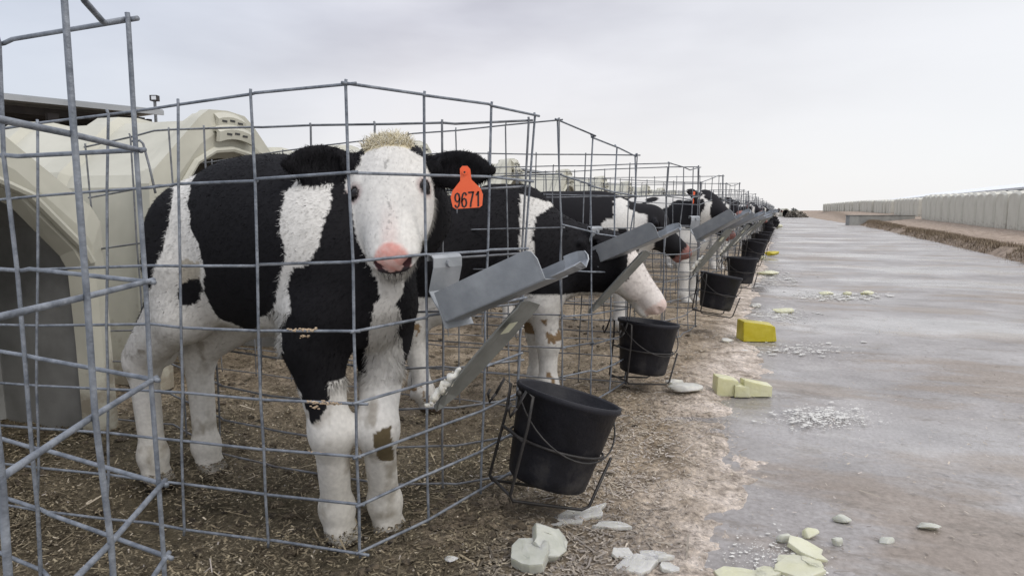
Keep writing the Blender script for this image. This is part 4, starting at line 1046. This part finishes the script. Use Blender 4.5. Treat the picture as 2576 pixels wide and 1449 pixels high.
# near holder only: sticker and frozen milk on the brace
brace = [c for c in bhp.children if c.name.startswith('brace')][0]
def add_extras():
    iv = np.array(Matrix.Translation(bhp.location) @ bhp.rotation_euler.to_matrix().to_4x4()); inv = np.linalg.inv(iv)
    def l_(p): return (inv@np.array([*p, 1]))[:3]
    p0 = np.array((.215, .012, -.085)); p1 = np.array((-.005, -.03, -.335)); ex = unit(p1-p0); wv_ = unit(np.cross(ex, np.array([0., 1, 0])))
    if (iv[:3, :3]@wv_)[1] > 0: wv_ = -wv_
    mb = MB(); c_ = p0+(p1-p0)*.20+wv_*.0085; y_ = np.array([0, 1, 0.]); k_ = .014
    mb.plate([c_-ex*.016-y_*k_, c_-ex*.016+y_*k_, c_+ex*.016+y_*k_, c_+ex*.016-y_*k_], .001, wv_)
    st_ = mb.build('sticker', M_sticker, bhp)
    rn = np.random.default_rng(2); fm_ = MB()
    for k_ in range(12):
        t_ = rn.uniform(.66, .94); c_ = p0+(p1-p0)*t_+np.array([0, -.028+rn.uniform(-.012, .012), 0])-wv_*rn.uniform(-.004, .016); mb_blob(fm_, c_, rn.uniform(.002, .0065)*(1.3-.5*t_), rn)
    lp = []; lr = []
    for k_ in range(15):
        t_ = .60+.37*k_/14; lp.append(p0+(p1-p0)*t_+np.array([0, -.030+.006*math.sin(k_*1.7), 0])-wv_*(.004+.004*math.sin(k_*2.3))); lr.append(.003+.0075*math.sin(math.pi*(k_+.6)/15.5)*rn.uniform(.8, 1.25))
    fm_.tube(lp, lr, 10)
    fm_.build('frozen_milk', M_milk, bhp, True)
plain = copy_tree(bhp)
add_extras()
def set_more(n_):
    if n_ == 2:
        hk_ = P(1496, 575, 2.72); bl = P(1616, 935, 2.86); ao = out0; at_ = (1, .45); tlt = 7; sc_ = .92
    else:
        x_, y_ = BN[n_]; hk_ = np.array([x_-.10, y_-.25, .74]); rr = random.Random(n_)
        sc_ = .9; bl = np.array([x_+.08+rr.uniform(-.04, .12), y_-.12+rr.uniform(-.15, .1), .14+rr.uniform(-.02, .11)]); at_ = (1, .1+rr.uniform(-.2, .2)); tlt = rr.uniform(2, 15)
        ao = unit(np.array([.8, -.6+rr.uniform(-.35, .30)]))
    b_ = copy_tree(bkp); b_.location = bl; b_.rotation_euler = frame_rot(at_, R(tlt))
    h_ = copy_tree(hop); h_.location = bl; h_.rotation_euler = b_.rotation_euler; b_.scale = h_.scale = (sc_, sc_, sc_)
    c_ = plain if n_ == 2 else copy_tree(bhp if n_ in (3, 4, 5, 7) else plain)
    c_.location = hk_; c_.rotation_euler = (0, R(random.uniform(-11, 8)) if n_ > 2 else 0, math.atan2(ao[1], ao[0]))
    if n_ == 2:
        props(b_, 'black bucket under the muzzle of the drinking calf', 'bucket', 'black buckets on the pen fronts')
        props(h_, 'black wire holder under the bucket the calf drinks from', 'bucket holder', 'bucket holders on the pen fronts')
        props(c_, 'galvanized bottle holder above the head of the drinking calf', 'bottle holder', 'bottle holders on the pen fronts')
    else:
        w_ = ORD.get(n_) if n_ <= 6 else None
        props(b_, f'{w_} black bucket down the row along the road' if w_ else 'small far black bucket at the end of the row', 'bucket', 'black buckets on the pen fronts')
        props(h_, f'wire holder under the {w_} bucket down the row' if w_ else 'thin far holder under a small far bucket', 'bucket holder', 'bucket holders on the pen fronts')
        props(c_, f'{w_} galvanized bottle holder down the row' if w_ else 'small far bottle holder among the crowded wires', 'bottle holder', 'bottle holders on the pen fronts')
for n_ in [2]+list(range(3, 26)): set_more(n_)

# ------------------------------------------------------------------ far calves in their pens
fc1 = build_far_calf(4, .60, False, M_tag2, ((.30, .03, .70), (.75, .1, -.7), (.7, 0, .75)), True); fc2 = build_far_calf(11, .47, False, M_tag, ((.22, .03, .90), (.75, -.2, -.6), (.6, 0, .8)))
spots = [(3, -.50, -.02, 12, 1, 'black calf with a rust red tag in the third pen', 0), (4, -.35, -.18, -20, 2, 'white backed calf with black head in the fourth pen', 0),
         (5, -.5, -.1, 5, 1, 'black calf standing in the fifth pen', 0), (6, -.4, -.15, -30, 2, 'dark calf standing in the sixth pen', 0), (7, -.4, -.1, 10, 1, 'far calf half hidden by the crowded wires', 0),
         (9, -.3, -.15, -15, 2, 'far calf half hidden by the crowded wires', 0), (11, -.3, -.1, 20, 1, 'far calf half hidden by the crowded wires', 0), (14, -.25, -.1, 0, 2, 'far calf half hidden by the crowded wires', 0),
         (30, .2, -.1, 10, 2, 'tiny dark calf at the very end of the row', 0)]
u1 = {1: False, 2: False}
for n_, dx_, dy_, rz_, k_, lab, _ in spots:
    src = fc1 if k_ == 1 else fc2; c = copy_tree(src) if u1[k_] else src; u1[k_] = True
    c.location = (BN[n_][0]+dx_, BN[n_][1]+dy_, -.02); c.rotation_euler = (0, 0, AX+R(rz_)); props(c, lab, 'calf', 'calves in the pens')

# ------------------------------------------------------------------ ice on the road
def soften(o_, lv=2):
    m_ = o_.modifiers.new('melt', 'SUBSURF'); m_.levels = m_.render_levels = lv; o_.data.polygons.foreach_set('use_smooth', np.ones(len(o_.data.polygons), bool)); return o_
def ice(name, px, py, wpx, hpx, m, lab, seed, flat=.35, dpx=None, group=None, npt=22, box=False):
    rn = np.random.default_rng(seed); g = G(px, py, -.008); Y = g[1]; sx = wpx/F*Y/2; sz = hpx/F*Y; sy = (dpx if dpx else wpx*.6)/F*Y/2
    import bmesh
    bm = bmesh.new(); th = rn.uniform(0, 6.28, npt); ph = rn.uniform(-1, 1, npt)
    for t_, p_ in zip(th, ph):
        k_ = math.sqrt(max(0, 1-p_*p_))
        if box: v_ = np.sign([math.cos(t_), math.sin(t_), p_])*np.array([rn.uniform(.75, 1), rn.uniform(.75, 1), rn.uniform(.8, 1)])
        else: v_ = np.array([math.cos(t_)*k_, math.sin(t_)*k_, p_])*rn.uniform(.8, 1.05)
        bm.verts.new((v_[0]*sx, v_[1]*sy, (v_[2]*.5+.5)*sz*1.0))
    bmesh.ops.convex_hull(bm, input=bm.verts)
    loose = [v_ for v_ in bm.verts if not v_.link_faces]; bmesh.ops.delete(bm, geom=loose, context='VERTS')
    bmesh.ops.bevel(bm, geom=list(bm.edges), offset=min(sx, sz)*.12, segments=2, affect='EDGES', clamp_overlap=True)
    me = bpy.data.meshes.new(name); bm.to_mesh(me); bm.free(); me.materials.append(m)
    o_ = bpy.data.objects.new(name, me); COL.objects.link(o_); o_.location = (g[0], g[1]+sy*.6, max(-.014, float(ground_h(np.array(g[0]), np.array(g[1]+sy*.6))))-.004); o_.rotation_euler = (0, R(rn.uniform(-5, 5)), R(rn.uniform(-15, 15)))
    props(o_, lab, 'ice', group); return soften(o_, 1)
IG = 'ice chunks on the road'
def milk_ice(name, px, py, wpx, hpx, m, lab, a0, a1, rz, taper=.9):
    """a wedge broken from bucket-moulded ice: an arc of a tapered disc"""
    g = G(px, py, -.008); Y = g[1]; r_ = wpx/F*Y/2; h_ = hpx/F*Y; mb = MB(); n_ = 18; rn = np.random.default_rng(int(px))
    ring = [(math.cos(a0+(a1-a0)*j/n_), math.sin(a0+(a1-a0)*j/n_)) for j in range(n_+1)]
    bot = [(c*r_*taper, s_*r_*.7*taper, 0) for c, s_ in ring]; mid = [(c*r_*rn.uniform(.97, 1.02), s_*r_*.7*rn.uniform(.95, 1.03), h_*.82+rn.uniform(-.06, .06)*h_) for c, s_ in ring]; jag = np.cumsum(rn.normal(0, .05, n_+1)); jag -= jag.mean(); top = [(c*r_*(.90+.05*jag[j]), s_*r_*.62*(1+.3*jag[j]), h_*(.96+.55*jag[j])) for j, (c, s_) in enumerate(ring)]
    k_ = n_+1; vs = bot+mid+top; fs = []
    for a_ in (0, 1):
        for j in range(n_): fs.append((a_*k_+j, a_*k_+j+1, (a_+1)*k_+j+1, (a_+1)*k_+j))
        fs.append((a_*k_+n_, a_*k_, (a_+1)*k_, (a_+1)*k_+n_))
    fs += [tuple(range(k_))[::-1], tuple(range(2*k_, 3*k_))]; mb.add(vs, fs)
    o_ = mb.build(name, m, None, False); o_.location = (g[0], g[1]+r_*.3, -.012); o_.rotation_euler = (0, 0, rz); props(o_, lab, 'ice', IG); return o_
def ice_hulls(name, specs, m, lab, seed):
    """a block broken into a few lumps still frozen together"""
    import bmesh
    rn = np.random.default_rng(seed); bm = bmesh.new(); g0 = None
    for px, py, wpx, hpx, dpx, slant in specs:
        g = G(px, py, -.012); Y = g[1]; sx, sy, sz = wpx/F*Y/2, dpx/F*Y/2, hpx/F*Y
        if g0 is None: g0 = g.copy()
        b2 = bmesh.new()
        for x_ in (-1, -.35, .4, 1):
            for y_ in (-1, 0, 1):
                for z_ in (0, 1): b2.verts.new(tuple((g-g0)+np.array([x_*sx*(1-.06*z_)*rn.uniform(.93, 1.05), y_*sy*(1-.10*z_)*rn.uniform(.88, 1.05)+sy, z_*sz*(1-slant*(x_+1)/2)*rn.uniform(.92, 1.05)])))
        bmesh.ops.convex_hull(b2, input=b2.verts); bmesh.ops.delete(b2, geom=[q_ for q_ in b2.verts if not q_.link_faces], context='VERTS')
        bmesh.ops.bevel(b2, geom=list(b2.edges), offset=min(sx, sz)*.07, segments=2, affect='EDGES', clamp_overlap=True)
        tmp = bpy.data.meshes.new('t'); b2.to_mesh(tmp); b2.free(); bm.from_mesh(tmp); bpy.data.meshes.remove(tmp)
    me = bpy.data.meshes.new(name); bm.to_mesh(me); bm.free(); me.materials.append(m); o_ = bpy.data.objects.new(name, me); COL.objects.link(o_); o_.location = g0
    props(o_, lab, 'ice', IG); return o_
ice_hulls('ice_block', [(1911, 860, 86, 52, 56, .22)], M_icey, 'bright yellow ice block on the road edge', 3)
ice_hulls('ice_block', [(1832, 997, 58, 52, 46, .25), (1868, 999, 40, 30, 40, .1), (1908, 998, 74, 42, 44, .35)], M_iceyl, 'pale yellow broken ice slab beside the second bucket', 5)
def ice_plates(name, specs, m, lab, seed, rr_=(.58, 1.12)):
    """broken sheet ice: one or a few irregular slabs frozen together, lying or leaning"""
    rn = np.random.default_rng(seed); mb = MB(); g0 = None
    for px, py, wpx, dpx, th, tilt in specs:
        g = G(px, py, -.008); Y = g[1]; rx = wpx/F*Y/2; ry = dpx/F*Y/2*1.9
        g[2] = max(-.014, float(ground_h(np.array(g[0]), np.array(g[1]))))-.004
        if g0 is None: g0 = g.copy()
        k_ = 10; an = np.sort(np.linspace(0, 2*np.pi, k_, endpoint=False)+rn.uniform(-.30, .30, k_)); rad = rn.uniform(*rr_, k_); Rm = np.array(Euler((R(tilt[0]), R(tilt[1]), R(rn.uniform(0, 40)))).to_matrix())
        ring = np.c_[np.cos(an)*rx*rad, np.sin(an)*ry*rad, np.zeros(k_)]
        lev = [(1.0, 0), (1.0, th*.08), (1.0, th*.85), (.985, th*.98), (.95, th), (.5, th*1.03)]
        vs = []
        for sc_, z_ in lev: vs += [Rm@(p_*np.array([sc_, sc_, 1])+np.array([0, 0, z_+rn.normal(0, th*.05)]))+(g-g0)+np.array([0, 0, abs(math.sin(R(tilt[1])))*rx*.8+abs(math.sin(R(tilt[0])))*ry*.8]) for p_ in ring]
        fs = [(i*k_+j, i*k_+(j+1) % k_, (i+1)*k_+(j+1) % k_, (i+1)*k_+j) for i in range(len(lev)-1) for j in range(k_)]+[tuple(range(k_))[::-1], tuple(range((len(lev)-1)*k_, len(lev)*k_))]
        mb.add(vs, fs)
    o_ = mb.build(name, m); o_.location = g0; props(o_, lab, 'ice', IG); return o_
ice_plates('ice_chunk', [(1340, 1446, 118, 64, .022, (10, -10)), (1372, 1425, 96, 62, .020, (34, 10)), (1400, 1400, 60, 40, .016, (40, -20))], M_iceg, 'large curved grey ice piece at the bottom edge under the nearest bucket', 5, (.75, 1.06))
ice_plates('ice_shard', [(1465, 1312, 190, 34, .010, (4, -3)), (1420, 1330, 110, 26, .008, (-3, 2))], M_icew, 'flat white ice shard below the nearest bucket holder', 6)
ice_plates('ice_shard', [(1540, 1342, 110, 22, .009, (3, 4))], M_icew, 'small pale ice shard right of the flat white one', 7)
ice_plates('ice_heap', [(1600, 1440, 140, 50, .009, (5, -4)), (1650, 1415, 100, 40, .010, (-8, 7)), (1570, 1418, 70, 30, .008, (10, 8)), (1625, 1428, 80, 36, .008, (14, -9)), (1680, 1440, 60, 30, .008, (4, 10))], M_icew, 'white frosty ice heap in the bottom middle', 8)
ice_plates('ice_slab', [(1870, 1446, 150, 50, .010, (3, 2)), (1930, 1440, 90, 36, .009, (-4, 3))], M_icep, 'pale yellow flat slab cut by the bottom edge', 9)
ice_plates('ice_slab', [(2012, 1436, 124, 60, .012, (4, -3)), (2025, 1388, 98, 60, .013, (10, 4)), (1985, 1410, 74, 34, .009, (-4, -8)), (2040, 1420, 60, 40, .012, (-6, 9))], M_icep, 'thick pale yellow slab lying right of the flat slab', 10)
ice('ice_chunk', 1975, 1362, 52, 34, M_iceg, 'small clear ice lump behind the thick pale slab', 11, group=IG)
ice('ice_chunk', 2042, 1350, 62, 30, M_icep, 'greenish lump leaning behind the thick pale slab', 12, group=IG)
ice('ice_chunk', 2120, 1312, 62, 26, M_iceg, 'lone pale ice lump, back left of the four small ones', 13, group=IG)
ice('ice_chunk', 2110, 1368, 40, 30, M_iceg, 'round ice lump, front left of the four small ones', 14, group=IG)
ice('ice_chunk', 2236, 1362, 52, 20, M_iceg, 'low flat ice lump between its two neighbours on the right', 15, group=IG)
ice('ice_chunk', 2343, 1332, 68, 26, M_iceg, 'double humped ice lump farthest right on the road', 16, group=IG)
ice('ice_chunk', 1135, 1446, 46, 18, M_icew, 'small white ice piece by the foot of the near wires', 17, group=IG)
ice('ice_chunk', 1725, 1002, 110, 26, M_icew, 'broken white ice left of the pale yellow slab', 18, group=IG, npt=30)
ice('ice_chunk', 1700, 985, 60, 22, M_icew, 'white ice lump behind the broken white ice', 19, group=IG)
for k_, (x_, y_, w_, h_, m_, lab) in enumerate([(1945, 645, 42, 22, M_icey, 'far yellow ice lump beside the sixth bucket'), (1915, 655, 38, 14, M_icep, 'far cream ice left of the far yellow lump'),
        (1935, 692, 70, 14, M_icep, 'pale ice scatter on the road beside the third bucket'), (1975, 788, 60, 20, M_icep, 'long pale yellow ice piece behind the bright yellow block'),
        (2080, 742, 46, 12, M_icep, 'pale ice out on the road, left of a pair'), (2135, 742, 28, 12, M_icep, 'middle pale ice out on the road'), (2185, 742, 40, 14, M_icep, 'pale ice farthest out on the road'),
        (1960, 575, 30, 12, M_icep, 'tiny far cream ice by the end of the row'), (1905, 775, 44, 14, M_icew, 'small white ice at the straw edge past the third bucket'), (1830, 862, 40, 14, M_icew, 'small white ice left of the bright yellow block')]):
    ice('ice_chunk', x_, y_, w_, h_, m_, lab, 40+k_, group=IG, npt=26)
# crushed frost and slush scattered by the broken ice
rn = np.random.default_rng(12); mb = MB()
def scatter(px, py, wx_, wy_, n_, r_):
    for _ in range(n_*9):
        g = G(px+rn.normal(0, wx_), py+rn.normal(0, wy_), -.008); mb_blob(mb, g, r_*.40*rn.choice([.3, .6, 1.3], p=[.62, .33, .05])*g[1]/2.5, rn, (rn.uniform(1, 2.4), rn.uniform(1, 1.8), .16), 6, 3)
scatter(2075, 1048, 60, 13, 130, .011); scatter(1720, 990, 50, 10, 60, .012); scatter(1600, 1420, 60, 22, 90, .010); scatter(1470, 1320, 60, 20, 50, .010)
scatter(1930, 1400, 70, 30, 60, .009); scatter(1930, 700, 40, 12, 60, .014); scatter(2110, 745, 60, 6, 60, .014); scatter(1960, 790, 40, 10, 50, .013); scatter(1130, 1440, 30, 8, 16, .008); scatter(2000, 880, 70, 9, 40, .012)
props(mb.build('crushed_ice', M_slush), 'crushed white ice and slush scattered round the broken pieces', 'slush', kind='stuff')
# clods of manure and damp bedding
rn = np.random.default_rng(21); mb = MB()
for _ in range(1500):
    y_ = math.exp(rn.uniform(math.log(1.15), math.log(5.5))); x_ = rn.uniform(-.80, .42)*y_; q_ = x_*N_[0]+y_*N_[1]
    if q_ > -.42 or rn.random() > (1 if q_ < -.65 else .35): continue
    mb_blob(mb, (x_, y_, float(ground_h(np.array(x_), np.array(y_)))+.002), rn.uniform(.004, .016), rn, (1.4, 1.1, .55), 7, 4)
M_clod = mat('clods', (.030, .023, .016), (.13, .10, .065), 40, .9, 0, .8, 90)
props(mb.build('manure_clods', M_clod, smooth=False), 'dark clods of manure and damp bedding in the pens', 'manure', kind='stuff')

# ------------------------------------------------------------------ right verge: dead grass, low concrete wall, pale barns
rn = np.random.default_rng(31); n = 34000
s = 7.5+rn.random(n)**1.3*40; q = road_right(s)+.35+rn.normal(0, .22, n)+.15*(fbm(s*.8, s*0, 3)-.5)
keep = fbm(s*.7, q*1.5, 13) > .36; s, q = s[keep], q[keep]; n = len(s)
px_ = s*T_[0]+q*N_[0]; py_ = s*T_[1]+q*N_[1]; z0 = ground_h(px_, py_)-.01
hgt = rn.uniform(.02, .11, n)*(.5+fbm(s*.7, q, 17)); an = rn.uniform(0, 6.28, n); le = rn.uniform(.1, .9, n)*hgt; wd = rn.uniform(.003, .008, n)
b0 = np.stack([px_, py_, z0], -1); sdv = np.stack([np.cos(an), np.sin(an), 0*an], -1)*wd[:, None]; tp = b0+np.stack([np.cos(an+1.3)*le, np.sin(an+1.3)*le, hgt], -1)
vv = np.stack([b0-sdv, b0+sdv, tp], 1).reshape(-1, 3); pal = np.array([[.26, .20, .135], [.16, .12, .08], [.34, .28, .20], [.10, .075, .055]])
cc = np.repeat(pal[rn.choice(4, n, p=[.35, .3, .2, .15])]*rn.uniform(.8, 1.2, (n, 1)), 3, axis=0)
props(meshobj('dead_grass', vv, np.arange(3*n).reshape(n, 3), M_straw, cols=cc), 'dead brown grass along the right edge of the road', 'grass', kind='stuff')
wa, wb = P(2132, 560, 37), P(2296, 560, 38); d_ = unit(wb-wa); mb = MB()
wz = .04; wall = empty('concrete_wall', tuple((wa+wb)/2*np.array([1, 1, 0])))
Mz = np.array([[d_[0], -d_[1], 0], [d_[1], d_[0], 0], [0, 0, 1]])
mb.box((0, 0, .22), (np.linalg.norm(wb-wa), .30, .58), Mz); mb.build('wall_block', M_conc, wall)
mb = MB(); mb.box((0, 0, .523), (np.linalg.norm(wb-wa)+.06, .36, .03), Mz); mb.build('coping', M_conc, wall)
props(wall, 'low grey concrete wall across the verge on the right', 'wall')

def shade_barn(name, p0, p1, depth, h_eave, h_ridge, lab, mroof, mdark, posts=6):
    p0 = np.asarray(p0[:2]); p1 = np.asarray(p1[:2]); d_ = unit(p1-p0); nl = np.array([-d_[1], d_[0]]); e_ = empty(name, (p0[0], p0[1], 0), math.atan2(d_[1], d_[0])); Ln = np.linalg.norm(p1-p0)
    rf = MB()                                     # frame: x along the eave, y away from the eave
    rf.strip([[(x_, -.4, h_eave), (x_, depth/2, h_ridge), (x_, depth+.4, h_eave)] for x_ in np.linspace(0, Ln, 12)], .08); r_o = rf.build('roof', mroof, e_)
    fa_ = MB(); fa_.box((Ln/2, -.43, h_eave-.04), (Ln, .05, .10)); fa_.build('fascia', mroof, r_o)
    pu = MB()
    for y_ in np.linspace(.6, depth-.4, 7):
        z_ = h_eave+(h_ridge-h_eave)*(1-abs(y_-depth/2)/(depth/2)); pu.box((Ln/2, y_, z_-.16), (Ln-.1, .08, .16))
    pu.build('purlin', mdark, r_o)
    bw = MB(); bw.box((Ln/2, depth, h_eave/2), (Ln, .12, h_eave-.1)); bw.build('back_wall', mdark, e_)
    ew = MB(); ew.plate([(Ln-.15, 0, 0), (Ln-.15, depth, 0), (Ln-.15, depth, h_eave-.15), (Ln-.15, depth/2, h_ridge-.2), (Ln-.15, 0, h_eave-.15)], .1, (1, 0, 0)); ew.build('end_wall', mdark, e_)
    for x_ in np.linspace(.3, Ln-.4, posts):
        po = MB(); po.box((x_, .05, h_eave/2-.1), (.2, .2, h_eave-.25)); po.build('post', mdark, e_)
    props(e_, lab, 'barn'); return e_
T3 = np.array([*T_, 0]); e1 = P(393, 289, 16)
TB = np.array([*unit([2.0, 2.2]), 0])
shade_barn('barn', e1-TB*9, e1, 7, 3.02, 3.15, 'open dark barn with pale eave behind the first hutches', M_roofmetal, M_barndark)
q0 = e1+T3*23.5
shade_barn('barn', q0, q0+T3*45, 7, 3.05, 3.3, 'long dark roofed barn far down the left side', M_roofmetal, M_barndark, 10)
pl = P(392, 300, 16.4); fp = empty('floodlight', (pl[0], pl[1], 0)); zt = P(392, 248, 16.4)[2]
mb = MB(); mb.tube([(0, 0, 0), (0, 0, zt-.06)], .035, 8); mb.build('pole', M_wiredark, fp)
mb = MB(); mb.box((0, 0, zt), (.17, .14, .13)); hb = mb.build('lamp_head', M_barndark, fp)
mb = MB(); mb.box((.015, -.072, zt), (.11, .01, .085)); mb.build('lens', M_paleroof, hb)
props(fp, 'small floodlight on a thin pole at the barn end', 'floodlight')
def pale_barn(p, ang, Ln, W, he, hr, lab):
    e_ = empty('barn', (p[0], p[1], float(rise(p[0], p[1]))-.05), ang)
    mb = MB(); mb.strip([[(x_, -W/2-.5, he), (x_, 0, hr), (x_, W/2+.5, he)] for x_ in np.linspace(0, Ln, 10)], .12); mb.build('roof', M_paleroof, e_)
    mb = MB()
    for y_ in (-W/2, W/2): mb.box((Ln/2, y_, he/2), (Ln-1, .15, he-.2))
    mb.build('wall', M_hutch, e_); mb = MB(); mb.plate([(.6, -W/2, 0), (.6, W/2, 0), (.6, W/2, he-.1), (.6, 0, hr-.25), (.6, -W/2, he-.1)], .15, (1, 0, 0)); mb.build('gable', M_hutch, e_)
    mb = MB(); mb.tube([(Ln*.3, 0, hr), (Ln*.3, 0, hr+1.3)], .06, 6); mb.build('vent_pipe', M_roofmetal, e_)
    props(e_, lab, 'barn')
ta = math.atan2(T_[1], T_[0])
pale_barn(SQ(36, 17.5), ta, 60, 11, 1.75, 2.65, 'pale roofed barn just showing above the right hutches')
pale_barn(SQ(28, 30), ta, 55, 13, 2.1, 3.3, 'second pale roof farther right behind the hutches')

# road end: brush heap and a lone shed-like hutch
def bush(name, c, rx, ry, rz, n_, m, lab, cat, seed):
    rn = np.random.default_rng(seed); e_ = empty(name, (c[0], c[1], 0)); v_ = rn.normal(0, 1, (n_, 3)); v_ /= np.linalg.norm(v_, axis=1, keepdims=True); v_ *= (rn.random((n_, 1))**.4)*rn.uniform(.6, 1.1, (n_, 1))
    p_ = v_*np.array([rx, ry, rz]); p_[:, 2] = np.abs(p_[:, 2]); d_ = rn.normal(0, 1, (n_, 3)); d_ /= np.linalg.norm(d_, axis=1, keepdims=True); e2_ = np.cross(d_, rn.normal(0, 1, (n_, 3))); e2_ /= np.linalg.norm(e2_, axis=1, keepdims=True)
    sz = rn.uniform(.08, .22, (n_, 1)); vv = np.stack([p_-d_*sz, p_+e2_*sz*.6, p_+d_*sz, p_-e2_*sz*.6], 1).reshape(-1, 3)
    meshobj('branches', vv, np.arange(4*n_).reshape(n_, 4), m, e_); mb = MB()
    for k_ in range(7): mb.tube([(rn.normal(0, rx*.2), rn.normal(0, ry*.2), 0), tuple(p_[k_]*.8)], .04, 5)
    mb.build('stems', M_brush, e_); props(e_, lab, cat)
cc_ = G(2000, 541, 0); cc_ = P(2002, 540, 78)
bush('brush_heap', cc_, 1.3, .9, .75, 900, M_brush, 'low grey brown brush heap at the far end of the road', 'brush heap', 3)
cc_ = P(1996, 535, 84); bush('shrub', cc_, .45, .45, 1.1, 400, M_green, 'dark shrub standing behind the brush heap', 'shrub', 4)
c = copy_tree(hut); p_ = P(1977, 535, 88); c.location = (p_[0], p_[1], 0); c.rotation_euler = (0, 0, -1.7); props(c, 'lone cream hutch beside the brush heap at the road end', 'hutch', 'lone hutch at the road end')
